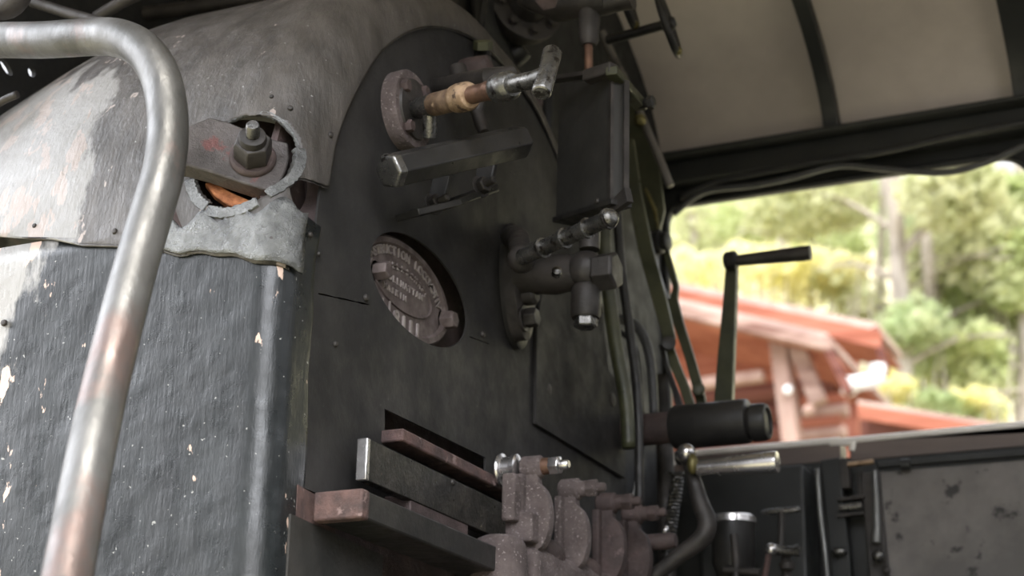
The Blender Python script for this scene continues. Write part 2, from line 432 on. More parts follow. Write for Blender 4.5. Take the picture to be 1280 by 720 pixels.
# curled silver lips round the opening
def rim(th0, th1, rf, w, name, offs=.012, n=26, seed=0):
    mb = MB(); pts = []; rs = []
    rnd = random.Random(seed)
    g = []
    for i in range(n+1):
        th = th0 + (th1-th0)*i/n; row = []
        for q, of in ((-w*.5, .001), (-w*.35, offs), (w*.35, offs*1.05), (w*.5, .001)):
            rr = HR*rf + q + rnd.uniform(-.0012, .0012)
            row.append(S(min(HU + rr*math.cos(th), uend(.1, .2)), HS + rr*math.sin(th), of))
        g.append(row)
    grid_add(mb, g)
    o = mb.build(name, 'silver_paint', boiler, smooth=50)
    sd = o.modifiers.new('thickness', 'SOLIDIFY'); sd.thickness = .003
    return o
D = math.radians
rim(D(-52), D(20), .99, .020, 'rim_strip', .010, seed=1)['label'] = 'curled silver strip on the right edge of the opening'
rim(D(-118), D(-62), 1.04, .017, 'rim_strip', .008, seed=2)['label'] = 'silver strip under the opening'
rim(D(-165), D(-122), 1.0, .022, 'rim_strip', .008, seed=3)['label'] = 'silver strip at the lower left of the opening'
rim(D(12), D(165), 1.02, .010, 'rim_strip', .005, n=50, seed=4)['label'] = 'thin raised lip over the opening'
# sheet screws and rivets
for (px, py, rr) in ((46, 284, 3.2), (146, 291, 4), (339, 300, 5), (384, 294, 4), (410, 170, 4), (362, 138, 4), (395, 318, 3.5), (350, 320, 2), (340, 124, 3), (8, 405, 4.5)):
    u, s_ = us_at(px, py); p = S(u, s_, .006); d = (S(u, s_, .05) - S(u, s_, 0)).normalized()
    mb = MB(); screw(mb, p, d, m(rr, p)); mb.build('screw', 'dull_iron', boiler)

# ================================================================== washout plug in the opening
hp = S(HU, HS, -.012); hn = V((.50, -.82, .27)).normalized()
plug = thing('washout_plug', 'heavy hex nut on a washer and iron clamp bar in the round opening', 'bolt', hp)
hr = hn.cross(AZ).normalized(); hr = -hr if hr.x < 0 else hr; hu = hr.cross(hn).normalized(); hu = hu if hu.z > 0 else -hu
def H(px, py, k=0):     # point under a pixel on the plane through hp facing hn, k metres outwards
    r = ray(px, py); t = (hp + hn*k).dot(hn)/r.dot(hn); return r*t
cup = MB()
cup.lathe(hp - hn*.095, hn, [(0, .080), (.004, .088), (.045, .090), (.050, .125), (.046, .125), (.040, .094), (-.004, .094), (-.004, 0)], 48)
cup.build('socket', 'dark_rust', plug)
cup2 = MB(); cup2.lathe(hp - hn*.088, hn, [(0, .078), (.006, .083), (.010, .06), (.012, 0)], 40)
cup2.build('seat_plate', 'dark_rust', plug)
# clamp bar slab
outl = [(205,168),(238,156),(262,146),(285,152),(305,160),(335,172),(360,178),(362,196),(357,214),(347,232),(335,238),(300,227),(262,214),(232,206),(200,206)]
pts3 = [H(x, y, .006) for x, y in outl]
mb = MB(); k = len(pts3)
mb.add(pts3 + [p - hn*.030 for p in pts3], [tuple(range(k)), tuple(range(2*k-1, k-1, -1))] + [(i, (i+1) % k, (i+1) % k + k, i + k) for i in range(k)])
mb.build('clamp_bar', 'clamp_iron', plug, bevel=.003)
o = MB()
spot = [(256,228),(268,228),(290,240),(312,250),(338,254),(350,262),(330,266),(306,262),(285,256),(268,244)]
pp = [H(x, y, -.030) for x, y in spot]; k = len(pp)
o.add(pp + [p - hn*.01 for p in pp], [tuple(range(k))] + [(i, (i+1) % k, (i+1) % k + k, i + k) for i in range(k)])
o = o.build('rust_crust', 'orange_rust', plug, bevel=.002); o['label'] = 'bright orange rust crust below the clamp bar'
bc = H(316, 199, .006); px1 = m(1, bc)
mb = MB(); mb.lathe(bc, hn, [(0, 29*px1), (.004, 29.5*px1), (.007, 28*px1), (.009, 26*px1)], 40); mb.build('washer', 'dark_rust', plug)
mb = MB(); mb.lathe(bc + hn*.009, hn, [(0, 24*px1), (.003, 24.6*px1), (.028, 24.6*px1), (.034, 22*px1), (.035, 14*px1)], 6, .3); mb.build('nut', 'dull_iron', plug, bevel=.0015)
mb = MB(); mb.lathe(bc + hn*.042, hn, [(0, 17*px1), (.004, 17.5*px1), (.012, 16*px1), (.014, 11*px1)], 30); mb.build('lock_nut', 'dull_iron', plug)
mb = MB(); mb.lathe(bc + hn*.05, hn, [(0, 9*px1), (.026, 8.5*px1), (.029, 7*px1)], 20); mb.build('stud', 'cock_steel', plug)

# ================================================================== backhead
bh = thing('backhead', 'flat dark steel backhead sheets covering the end of the boiler', 'boiler backhead', (XB, YC, ZB))
def fX(off):
    return lambda y, z: V((XB + off, y, z))
def yz(px, py, off=0): p = at(px, py, X=XB+off); return (p.y, p.z)
def circ(cy, cz, ry, rz, n=48, rot=0, lob=None):
    out = []
    for i in range(n):
        a = 2*PI*i/n; y, z = ry*math.cos(a), rz*math.sin(a); c, s_ = math.cos(rot), math.sin(rot)
        out.append((cy + y*c - z*s_, cz + y*s_ + z*c))
    return out
# inner boiler plate behind the sheets
mb = MB(); rr = R - .03
outer = [(YC-rr, ZB), (YC+rr, ZB)] + [(YC + rr*math.cos(a*PI/40), ZC + rr*math.sin(a*PI/40)) for a in range(41)]
mb.plate(outer, [], fX(-.055), .012, (1,0,0)); mb.build('boiler_plate', 'dark_rust', bh)
hole = circ(2.392, .944, .172, .083)
rs_ = R - .085
# cut line between upper and lower sheet
yl = YC - rs_
za, zb2 = yz(396, 367)[1], yz(700, 470)[1]
seam = lambda y: .837
upper = [(yl, .56), (yl, .545), (3.33, .545), (3.33, .837)] + [(YC + rs_*math.cos(a*PI/40), ZC + rs_*math.sin(a*PI/40)) for a in range(41)]
slot = [yz(481,511), yz(607,572), yz(607,604), yz(481,543)]
def crack(p0, p1, w=.0022):
    a, b = yz(*p0), yz(*p1); n = 7; up = []; lo = []
    for i in range(n+1):
        t = i/n; y, z = a[0]*(1-t)+b[0]*t, a[1]*(1-t)+b[1]*t; ww = w*(1.0 + .5*math.sin(i*2.3))*(1 if i < n else .2); up.append((y, z+ww/2)); lo.append((y, z-ww/2))
    return lo + up[::-1]
cracks = [crack((398, 367), (462, 381)), crack((587, 421), (612, 430), .0018)]
# upper sheet edge passes just under the maker's plate opening
mb = MB(); mb.plate(upper, [hole, slot] + cracks, fX(.000), .004, (1,0,0)); mb.build('main_sheet', 'backhead_paint', bh, bevel=.0008)
ym = YC
# foot sheets
mb = MB(); a_, b_ = yz(358, 665), yz(482, 690)
mb.plate([(yl-.03, ZB), (yl-.03, .50), (2.29, .49), (2.29, ZB)], [], fX(.006), .004, (1,0,0)); mb.build('foot_sheet', 'lower_sheet_paint', bh)
mb = MB(); mb.plate([(yl-.012, .49), (yl-.012, .545), (2.15, .535), (2.15, .49)], [], fX(.003), .004, (1,0,0)); mb.build('filler_strip', 'red_rust', bh)
# right hand raised sheet
c1, c2 = yz(665, 530), yz(752, 577)
rp = [(c1[0], c1[1]), (3.30, c1[1]-.002), (3.30, 1.02), (c1[0]+.02, 1.09), (c1[0], 1.02)]
mb = MB(); mb.plate(rp, [], fX(.008), .007, (1,0,0)); mb.build('raised_sheet', 'backhead_paint', bh, bevel=.001)
for (px, py, rr) in ((458, 372, 3), (604, 418, 2.5), (500, 330, 0), (683, 487, 6), (762, 500, 7), (420, 430, 2.5), (546, 610, 0)):
    if rr:
        p = at(px, py, X=XB+.002); mb = MB(); screw(mb, p, AX, m(rr, p)*1.6); mb.build('screw', 'dull_iron', bh)

# ================================================================== maker's plate
mp_ = thing('makers_plate', "oval cast iron maker's plate with raised lettering sunk in the sheet", 'plate', (XB-.03, 2.39, .86))
pc = (2.368, .938); RY, RZ = .158, .082
# plate leans back a little inside the opening
def PL(y, z, k=0): return V((XB - .030 + k, pc[0] + y, pc[1] + z))
mb = MB()
prof = [(.012, 1.0), (.016, .97), (.016, .90), (.010, .87), (.010, .80)]
def oval_ring(mb, prof, RY, RZ, n=72, fill=True):
    vs = []
    for k, sc in prof:
        for j in range(n):
            a = 2*PI*j/n; vs.append(PL(RY*math.cos(a) - (1-sc)*RY*math.cos(a), RZ*math.sin(a) - (1-sc)*RY*math.sin(a)*.8, k))
    q = len(prof); fs = [(i*n+j, i*n+(j+1) % n, (i+1)*n+(j+1) % n, (i+1)*n+j) for i in range(q-1) for j in range(n)]
    if fill: fs.append(tuple(range((q-1)*n, q*n)))
    mb.add(vs, fs)
oval_ring(mb, [(-.005, 1.0)] + prof, RY, RZ)
pbody = mb.build('plate_body', 'plate_iron', mp_)
mb = MB(); oval_ring(mb, [(.0095, .62), (.013, .61), (.013, .595), (.0095, .585)], RY*1.02, RZ*1.05, fill=False); mb.build('inner_border', 'plate_iron', pbody)
cache = {}
def char_mesh(ch):
    if ch in cache: return cache[ch]
    cu = bpy.data.curves.new('t', 'FONT'); cu.body = ch; cu.size = 1; cu.extrude = .06; cu.offset = .02; cu.resolution_u = 3
    ob = bpy.data.objects.new('t', cu); me = ob.to_mesh()
    vs = [v.co.copy() for v in me.vertices]; fs = [tuple(p.vertices) for p in me.polygons]
    w = max((v.x for v in vs), default=.3); x0 = min((v.x for v in vs), default=0)
    ob.to_mesh_clear(); bpy.data.objects.remove(ob); bpy.data.curves.remove(cu)
    cache[ch] = ([V((v.x - (x0+w)/2, v.y, v.z)) for v in vs], fs, w - x0); return cache[ch]
def put(mb, ch, y, z, size, rot, wide=1, k=.010):
    if ch == ' ': return
    vs, fs, w = char_mesh(ch); c, s_ = math.cos(rot), math.sin(rot)
    mb.add([PL(y + (v.x*wide*c - v.y*s_)*size, z + (v.x*wide*s_ + v.y*c)*size, k + v.z*size*1.2 + .001) for v in vs], fs)
def arc_text(mb, txt, ry, rz, a0, a1, size, wide=1):
    n = len(txt)
    for i, ch in enumerate(txt):
        a = a0 + (a1-a0)*(i+.5)/n; y, z = ry*math.cos(a), rz*math.sin(a)
        put(mb, ch, y, z, size, math.atan2(rz*math.cos(a)*-1*-1, -ry*math.sin(a)) + PI if False else math.atan2(-rz*math.cos(a), ry*math.sin(a)), wide)
mb = MB()
arc_text(mb, 'CONSTRUCTION LOCOMOTIV', .118, .052, D(172), D(8), .021, .95)
arc_text(mb, 'GESELLSCHAFT', .080, .030, D(158), D(22), .015, .95)
for i, ch in enumerate('TROLLHATTAN'): put(mb, ch, -.075 + i*.0135, .004, .0155, 0)
for i, ch in enumerate('MASKIN'): put(mb, ch, -.064 + i*.0135, -.016, .0145, 0)
mb.build('lettering', 'letter_iron', pbody, smooth=0)
mb = MB()
for i, (ch, y, z, sz) in enumerate((('N', -.098, -.052, .030), ('1', -.072, -.060, .036), ('1', -.046, -.048, .024), ('8', -.024, -.066, .036), ('1', .002, -.069, .038), ('1', .026, -.069, .038), ('1', .050, -.066, .036))): put(mb, ch, y, z, sz, D(0))
o = mb.build('number', 'letter_iron', pbody, smooth=0); o['label'] = 'large raised serial numerals along the bottom of the plate'
for (px, py) in ((480, 338), (563, 400)):
    p = at(px, py, X=XB-.006); q = m(1, p)
    mb = MB(); mb.lathe(p - AX*.02, AX, [(0, 12*q), (.026, 12*q), (.030, 10*q)], 6, .5 if px < 500 else .1)
    mb.lathe(p - AX*.02, AX, [(0, 15*q), (.006, 15*q)], 20); mb.build('bolt', 'plate_iron', mp_, bevel=.001)

# ================================================================== steel pipe in the foreground
pd = [((-60,40),1.90),((-25,50),1.86),((10,50),1.84),((50,50),1.82),((85,48),1.80),((120,46),1.79),((150,48),1.78),((178,62),1.77),((197,88),1.76),((207,122),1.75),((210,165),1.74),((204,215),1.72),((190,265),1.70),((172,325),1.67),((152,400),1.63),((130,490),1.59),((111,580),1.55),((92,680),1.51),((76,770),1.47),((60,860),1.44)]
pts = [at(x, y, Y=Y) for (x, y), Y in pd]
mb = MB(); mb.tube(pts, [.0275]*len(pts), 40, smooth=6)
tag(mb.build('pipe', 'worn_steel', smooth=180), 'thick worn bare steel pipe bent over in front of the boiler side', 'pipe')

# ================================================================== upper cock (flange, body, brass sleeve, T handle)
ck = thing('upper_cock', 'upper drain cock with round flange, brass sleeve and T handle', 'valve', at(497, 140, X=XB))
fc = at(500, 140, X=XB+.0); q = m(1, fc)
mb = MB(); mb.lathe(fc, AX, [(0, .066), (.022, .067), (.026, .064), (.026, .05)], 48); mb.build('flange', 'rust_iron', ck)
mb = MB(); mb.lathe(fc + AX*.024, AX, [(0, .052), (.006, .050), (.010, .03)], 48); mb.build('flange_face', 'dull_iron', ck)
for a in (60, 150, 240, 330):
    mb = MB(); bolt_head(mb, fc + AX*.024 + (AY*math.cos(D(a)) + AZ*math.sin(D(a)))*.047, AX, .0105, .012); mb.build('flange_bolt', 'dark_rust', ck)
YK = 2.30
def K(px, py, Y=YK): return at(px, py, Y=Y)
k0, k1 = K(506, 140), K(680, 96, 2.12)
dk = (k1 - k0).normalized()
def onaxis(px):   # point of the cock axis at image column px
    lo, hi = -.1, .6
    for _ in range(40):
        mid = (lo+hi)/2
        if proj(k0 + dk*mid)[0] < px: lo = mid
        else: hi = mid
    return lo
def part_ax(name, prof, mt, n=32):
    """prof: [(column, radius in pixels)]"""
    mb = MB(); mb.lathe(k0, dk, [(onaxis(c), m(r, k0)) for c, r in prof], n); return mb.build(name, mt, ck)
part_ax('stem', [(498, 9), (522, 9), (522, 12), (545, 13), (548, 12)], 'dull_iron')
part_ax('body', [(520, 11), (524, 13.5), (540, 14), (545, 12)], 'cock_steel')
part_ax('sleeve', [(541, 13), (543, 14.5), (572, 14.5), (574, 13)], 'bronze')['label'] = 'dull bronze sleeve'
part_ax('packing_ring', [(568, 14), (571, 17), (575, 18), (578, 16.5), (580, 18), (585, 17.5), (588, 15), (589, 10)], 'brass')['label'] = 'crumbled pale brass ring'
part_ax('spindle', [(590, 11), (608, 11), (610, 12), (622, 12), (622, 9)], 'copper')
part_ax('collar', [(619, 12), (621, 16), (624, 17.5), (632, 18), (638, 17), (641, 13)], 'cock_steel')
part_ax('shaft', [(636, 9), (650, 10.5), (668, 10), (684, 12)], 'cock_steel')
mb = MB()
t0, t1 = K(691, 63, 2.12), K(676, 117, 2.08); q = m(1, t0)
mid = K(684, 92, 2.10)
mb.tube([t0, t0*.9+mid*.1, mid, t1*.9+mid*.1, t1], [10*q, 12.5*q, 11.5*q, 12.5*q, 11*q], 24)
mb.build('t_handle', 'cock_steel', ck, bevel=.002)
mb = MB(); s0 = k0 + dk*onaxis(537); s1 = K(537, 172, YK-.01); mb.tube([s0, s0*.4+s1*.6, s1*.98+s0*.02, s1], [10*q, 10*q, 10*q, 9*q], 24)
mb.build('drain_spout', 'cock_steel', ck)
mb = MB(); mb.tube([K(596,140,2.5), K(602,158,2.5), K(605,165,2.5)], [.011,.011,.009], 18); mb.tube([K(597,118,2.5), K(596,140,2.5)], [.016,.012], 18)
mb.tube([K(540,110,2.42), K(610,97,2.36), K(640,92,2.4)], [.016,.017,.013], 20)
mb.tube([K(575,100,2.42), K(572,84,2.42)], [.018,.015], 20)
mb.build('inner_pipework', 'dull_iron', ck)

# ================================================================== square dark bar and its bracket
bar = thing('handle_bar', 'short thick dark bar with a worn hexagonal end below the upper cock', 'bar', at(480, 230, X=XB+.05))
a0, a1 = at(486, 214, Y=2.16), at(655, 176, Y=2.42)
q = m(1, a0); mb = MB(); mb.lathe(a0, a1-a0, [(0, 18*q), (.004, 23*q), ((a1-a0).length*.96, 24*q), ((a1-a0).length, 18*q)], 6, .35)
mb.build('shaft', 'black_paint', bar, bevel=.002)
mb = MB(); mb.lathe(a0 + (a0-a1).normalized()*.003, a1-a0, [(0, 20*q), (.003, 23.6*q), (.018, 23.8*q), (.018, 20*q)], 6, .35); o = mb.build('end_cap', 'cock_steel', bar, bevel=.002); o['label'] = 'bare worn end of the bar'
br = thing('bracket', 'black forked bracket with two bolts fixed to the backhead under the bar', 'bracket', at(560, 270, X=XB))
mb = MB()
b0, b1 = at(508, 268, X=XB+.03), at(625, 232, X=XB+.06)
mb.beam(at(509, 269, Y=2.28), at(563, 256, Y=2.38), .05, .012)
mb.beam(at(560, 255, Y=2.38), at(614, 236, Y=2.55), .03, .012)
mb.build('base_strap', 'black_paint', br, bevel=.002)
for (xa, ya, xb, yb, Y) in ((555, 218, 545, 258, 2.36), (611, 200, 604, 236, 2.50)):
    mb = MB(); p0, p1 = at(xa, ya, Y=Y), at(xb, yb, Y=Y); mb.beam(p0, p1, m(24, p0), .014, AY); mb.build('lug', 'black_paint', br, bevel=.002)
    mb = MB(); p = at(xb-4, yb-2, Y=Y-.02); bolt_head(mb, p, V((1,-.35,.15)), m(11, p), .014); mb.lathe(p, V((1,-.35,.15)), [(0,m(5,p)),(.034,m(5,p)),(.036,m(3,p))],16); mb.build('bolt', 'dull_iron', br, bevel=.001)

# ================================================================== lower water gauge valve
lv = thing('gauge_valve', 'lower water gauge valve with oval flange, ribbed grip and hexagon nuts', 'valve', at(640, 350, X=XB))
mb = MB()
oc = [yz(638, 345)]
def oval_plate(mb, c, ry, rz, X0, X1, rot, n=40, taper=.93):
    vs = []
    for X, sc in ((X0, 1), (X1-.004, 1), (X1, taper)):
        for (y, z) in circ(c[0], c[1], ry*sc, rz*sc, n, rot): vs.append(V((X, y, z)))
    fs = [(i*n+j, i*n+(j+1) % n, (i+1)*n+(j+1) % n, (i+1)*n+j) for i in range(2) for j in range(n)] + [tuple(range(2*n, 3*n)), tuple(range(n-1,-1,-1))]
    mb.add(vs, fs)
c = yz(640, 358)
cpl = V((XB, c[0], c[1]))
oval_plate(mb, c, .060, .118, XB+.002, XB+.016, D(8)); mb.build('back_flange', 'black_paint', lv)
c = yz(652, 358, .03)
mb = MB(); oval_plate(mb, c, .044, .100, XB+.014, XB+.040, D(8), taper=.88); mb.build('flange', 'dull_iron', lv)
for (px, py, rr, h) in ((641, 300, 13, .022), (655, 398, 13, .022)):
    p = at(px, py, X=XB+.038); mb = MB(); bolt_head(mb, p, AX, m(rr, p), h); mb.build('flange_nut', 'dull_iron', lv, bevel=.001)
for (px, py) in ((650, 340), (655, 370)):
    p = at(px, py, X=XB+.038); mb = MB(); mb.lathe(p, AX, [(0,m(13,p)),(.02,m(13,p)),(.026,m(9,p))],24); mb.build('boss', 'dull_iron', lv)
gy = at(735, 335, Y=2.62)
g0 = at(655, 345, X=XB+.04); g1 = at(735, 340, Y=g0.y-.02)
mb = MB(); L_ = (g1-g0).length; q = m(1, g0)
mb.lathe(g0, g1-g0, [(0, 28*q), (L_*.25, 24*q), (L_*.5, 26*q), (L_*.62, 24*q), (L_, 20*q)], 32); mb.build('body', 'dull_iron', lv)
# vertical column: pipe up, cross, sleeve, nut
def colpt(py, px=None): return at(px if px else 733 + (py-300)*.0, py, Y=g1.y)
mb = MB(); mb.tube([colpt(278,738), colpt(312,737)], m(13, g1), 28); mb.build('upper_pipe', 'dull_iron', lv)
mb = MB(); mb.sphere(colpt(338, 733), m(25, g1), 28, (1,1,1.0)); mb.build('cross_body', 'dull_iron', lv)
mb = MB(); mb.tube([colpt(357,733), colpt(362,733), colpt(394,732), colpt(398,732)], [m(16,g1), m(19,g1), m(19,g1), m(17,g1)], 28); mb.build('sleeve', 'dull_iron', lv)
mb = MB(); mb.lathe(colpt(396,732), colpt(411,732)-colpt(396,732), [(0,m(15,g1)),(.018,m(15,g1)),(.021,m(12,g1))], 6, .2); mb.build('drain_nut', 'cock_steel', lv, bevel=.001)
mb = MB(); p = at(740, 342, Y=g1.y); mb.lathe(p, AX, [(0,m(16,p)),(.010,m(25,p)),(.044,m(25,p)),(.048,m(22,p))], 6, .5); mb.build('side_nut', 'dull_iron', lv, bevel=.0015)
h0, h1 = at(652, 322, Y=2.50), at(768, 270, Y=2.40)
dh = (h1-h0); LH = dh.length; q = m(1, h0)
prof = [(0, 9)]
for a, b in ((0, .22), (.26, .46), (.50, .70), (.74, .92)): prof += [(a, 10.5), (b, 10), (b+.005, 13), (b+.03, 13), (b+.035, 10)]
prof += [(.965, 11.5), (.99, 9), (1.0, 5)]
mb = MB(); mb.lathe(h0, dh, [(t*LH, r*q) for t, r in prof], 28); mb.build('grip', 'cock_steel', lv)
mb = MB(); p = at(652, 324, Y=2.52); mb.sphere(p, m(18, p), 24); mb.tube([p, at(648, 300, Y=2.60), at(640, 296, X=XB+.03)], [m(14,p), m(15,p), m(16,p)], 20, smooth=4); mb.build('pivot', 'dull_iron', lv)
mb = MB(); p = at(696, 342, Y=2.55); mb.lathe(p, V((.4,-.9,.2)), [(0,m(7,p)),(.012,m(6,p)),(.014,m(3,p))], 18); mb.build('screw', 'cock_steel', lv)

# ================================================================== gauge box
gb = thing('gauge_cover', 'tall narrow dark box shielding the water gauge glass', 'gauge cover', at(735, 280, Y=2.72))
def quadbox(mb, P, back):
    """P: four front corners, back: vector to the rear face"""
    mb.add(P + [p + back for p in P], [(0,1,2,3), (7,6,5,4), (0,4,5,1), (1,5,6,2), (2,6,7,3), (3,7,4,0)])
P4 = [at(694, 276, Y=2.75), at(764, 254, Y=2.60), at(765, 98, Y=2.60), at(699, 104, Y=2.75)]
nb = (P4[1]-P4[0]).cross(P4[3]-P4[0]).normalized(); nb = nb if nb.y > 0 else -nb
mb = MB(); quadbox(mb, P4, nb*.030); mb.build('housing', 'gauge_paint', gb, bevel=.003)
e = (P4[1]-P4[0]).normalized(); ez = (P4[2]-P4[1]).normalized()
mb = MB(); quadbox(mb, [P4[1]-e*.005-nb*.004, P4[1]+e*.004-nb*.004, P4[2]+e*.004-nb*.004, P4[2]-e*.005-nb*.004], nb*.006); mb.build('edge_strip', 'dull_iron', gb)
mb = MB(); quadbox(mb, [P4[1]+e*.003+nb*.02, P4[1]+e*.009+nb*.02, P4[2]+e*.009+nb*.02, P4[2]+e*.003+nb*.02], nb*.01); mb.build('edge_strip', 'dull_iron', gb)
mb = MB(); Q = [P4[0]-ez*.004-nb*.006, P4[1]-ez*.004-nb*.006+e*.012, P4[1]+ez*.006-nb*.006+e*.012, P4[0]+ez*.006-nb*.006]; quadbox(mb, Q, nb*.04); mb.build('bottom_flange', 'black_paint', gb, bevel=.001)
mb = MB(); quadbox(mb, [at(752,268,Y=2.60)+nb*.01, at(778,250,Y=2.58)+nb*.01, at(774,232,Y=2.58)+nb*.01, at(760,246,Y=2.6)+nb*.01], nb*.012); mb.build('corner_bracket', 'dull_iron', gb, bevel=.001)
mb = MB(); p = at(746, 251, Y=2.62); screw(mb, p, -nb, .005); mb.build('screw', 'dull_iron', gb)
# clamp on top
ct = thing('top_clamp', 'dark cross clamp with pivot arm above the gauge cover', 'clamp', at(750, 90, Y=2.62))
mb = MB(); mb.beam(at(733, 97, Y=2.60), at(768, 86, Y=2.58), .025, .022); mb.build('strap', 'dull_iron', ct, bevel=.003)
mb = MB(); mb.beam(at(764, 88, Y=2.57), at(784, 112, Y=2.66), .022, .016); mb.beam(at(782, 110, Y=2.66), at(802, 133, Y=2.75), .022, .018); mb.build('arm', 'olive_paint', ct, bevel=.002)
mb = MB(); p = at(798, 131, Y=2.74); mb.tube([p, at(812, 128, Y=2.73)], m(6,p), 18); mb.lathe(at(810,128.5,Y=2.73), AX, [(0,m(9,p)),(.010,m(9,p)),(.012,m(7,p))], 6); mb.build('bolt', 'black_paint', ct)
mb = MB(); mb.beam(at(640, 107, Y=2.7), at(735, 93, Y=2.62), .02, .008); mb.build('stay', 'dull_iron', ct)

# ================================================================== steam valve group at the top
tv = thing('steam_valve', 'dark vertical steam valve body above the gauge cover with thin copper pipe', 'valve', at(735, 90, Y=2.7))
def tv_t(name, pts, r, mt, Y=2.7, par=tv, n=24, **k):
    mb = MB(); P = [at(x, y, Y=Y) for x, y in pts]; q = m(1, P[0]); mb.tube(P, [a*q for a in r], n, **k); return mb.build(name, mt, par)
tv_t('copper_pipe', [(735.5, 50), (736, 92)], [5.5, 5.5], 'copper')['label'] = 'thin bare copper pipe'
tv_t('body', [(737,-60), (737, 0), (737, 8), (736, 50), (736, 57)], [24, 24, 14, 12.5, 9], 'dull_iron')
tv_t('top_body', [(655,-10), (700, 2), (760, -2)], [18, 26, 20], 'dull_iron')
tv_t('side_boss', [(755, 4), (775, 0), (790, -4)], [15, 14, 16], 'dull_iron')
rv = thing('flanged_valve', 'large dark flanged valve at the top middle behind the T handle', 'valve', at(655, 0, Y=2.95))
p = at(655, 8, Y=2.95); q = m(1, p)
mb = MB(); mb.lathe(p, V((.75,-.6,.05)), [(-.05,40*q),(-.02,48*q),(.0,50*q),(.014,50*q),(.016,46*q),(.016,28*q),(.05,26*q),(.052,16*q)], 40); mb.build('flange', 'dull_iron', rv)
mb = MB(); dd = V((.75,-.6,.05)).normalized(); aa, bb = frame(dd)
for k in range(8):
    mb = MB(); bolt_head(mb, p + dd*.015 + (aa*math.cos(k*PI/4+.2)+bb*math.sin(k*PI/4+.2))*39*q, dd, .010, .012); mb.build('flange_bolt', 'dull_iron', rv)
mb = MB(); p2 = at(684, -2, Y=2.62); mb.lathe(p2, V((.3,-.8,-.5)), [(0,.022),(.012,.022),(.014,.016)], 6, .2); mb.build('nut', 'dark_rust', rv)
tv_t('elbow', [(655, 60), (640, 70), (615, 62), (600, 40), (598, 0), (598,-30)], [14, 16, 17, 18, 19, 19], 'black_paint', Y=3.0, par=rv, smooth=6)
# pipes behind the shoulder
pb = [('branch_pipe', 'black vertical pipe rising beyond the boiler shoulder, nearest the flanged valve', [(575, 66), (572, 30), (566, -20)], 20, 2.95),
      ('branch_pipe', 'dark pipe with a coupling rising behind the middle of the boiler shoulder', [(520, 40), (514, 0), (512, -20)], 16, 3.05),
      ('branch_pipe', 'slim pipe arching behind the top of the rounded shoulder', [(470, 24), (455, 2), (430, -14), (390, -18)], 9, 3.0)]
for nme, lab, pts, r, Y in pb:
    t = thing(nme, lab, 'pipe', at(*pts[0], Y=Y), 'dark pipes behind the boiler shoulder')
    tv_t('tube', pts, [r]*len(pts), 'black_paint', Y=Y, par=t, smooth=5)
    p = at(*pts[1], Y=Y); d = at(*pts[0], Y=Y) - p
    mb = MB(); mb.lathe(p + d*.2, d, [(0, m(r*1.1, p)), (.01, m(r*1.4, p)), (.04, m(r*1.4, p)), (.05, m(r*1.1, p))], 8 if r > 10 else 6); mb.build('coupling', 'dull_iron', t)
# feed valve hidden behind the cock: lumps near the shoulder
fv = thing('feed_valve', 'small dark valve body sitting between the shoulder and the T handled cock', 'valve', at(590, 90, Y=2.62))
tv_t('body', [(556, 96), (590, 88), (612, 80)], [14, 17, 12], 'dark_rust', Y=2.52, par=fv)
tv_t('bonnet', [(600, 95), (602, 72), (604, 58)], [15, 12, 10], 'black_paint', Y=2.58, par=fv)
mb = MB(); p = at(604, 62, Y=2.56); mb.lathe(p, V((.2,-.5,.8)), [(0,.018),(.015,.018),(.017,.014)], 6); mb.build('nut', 'olive_paint', fv)

# ================================================================== hand wheels
def handwheel(label, c, n, r, stem_to, Y, stem_r, grp='hand wheels under the roof'):
    t = thing('hand_wheel', label, 'valve', at(*c, Y=Y), grp)  # a valve's hand wheel together with its stem
    p = at(*c, Y=Y); n = V(n).normalized(); a, b = frame(n)
    k = 40; ring = [p + (a*math.cos(2*PI*i/k) + b*math.sin(2*PI*i/k))*r for i in range(k)]
    mb = MB(); mb.tube(ring, r*.11, 14, closed=True); mb.build('rim', 'black_paint', t)
    for i in range(5):
        an = 2*PI*i/5 + .4; mb = MB(); mb.tube([p, p + (a*math.cos(an) + b*math.sin(an))*r], [r*.10, r*.07], 10); mb.build('spoke', 'black_paint', t)
    mb = MB(); mb.lathe(p - n*r*.2, n, [(0, r*.2), (r*.35, r*.22), (r*.45, r*.12)], 20); mb.build('hub', 'black_paint', t)
    q = at(*stem_to[:2], Y=stem_to[2]); mb = MB(); mb.tube([p, q], stem_r, 18); mb.build('stem', 'black_paint', t)
    mb = MB(); an = p - cZ*0; low = min(ring, key=lambda v: v.z); mb.sphere(low + n*.004, r*.13, 14); mb.build('rim_wear', 'old_brass', t)['label'] = 'brass coloured worn spot on the rim'
    return t
handwheel('right hand wheel on a long stem beneath the roof', (835, 30), (1,.12,.25), .066, (760, 50, 3.02), 2.98, .010)
handwheel('left hand wheel cut off by the top of the photo', (782, -2), (1,.12,.25), .066, (735, 12, 3.02), 2.98, .010)

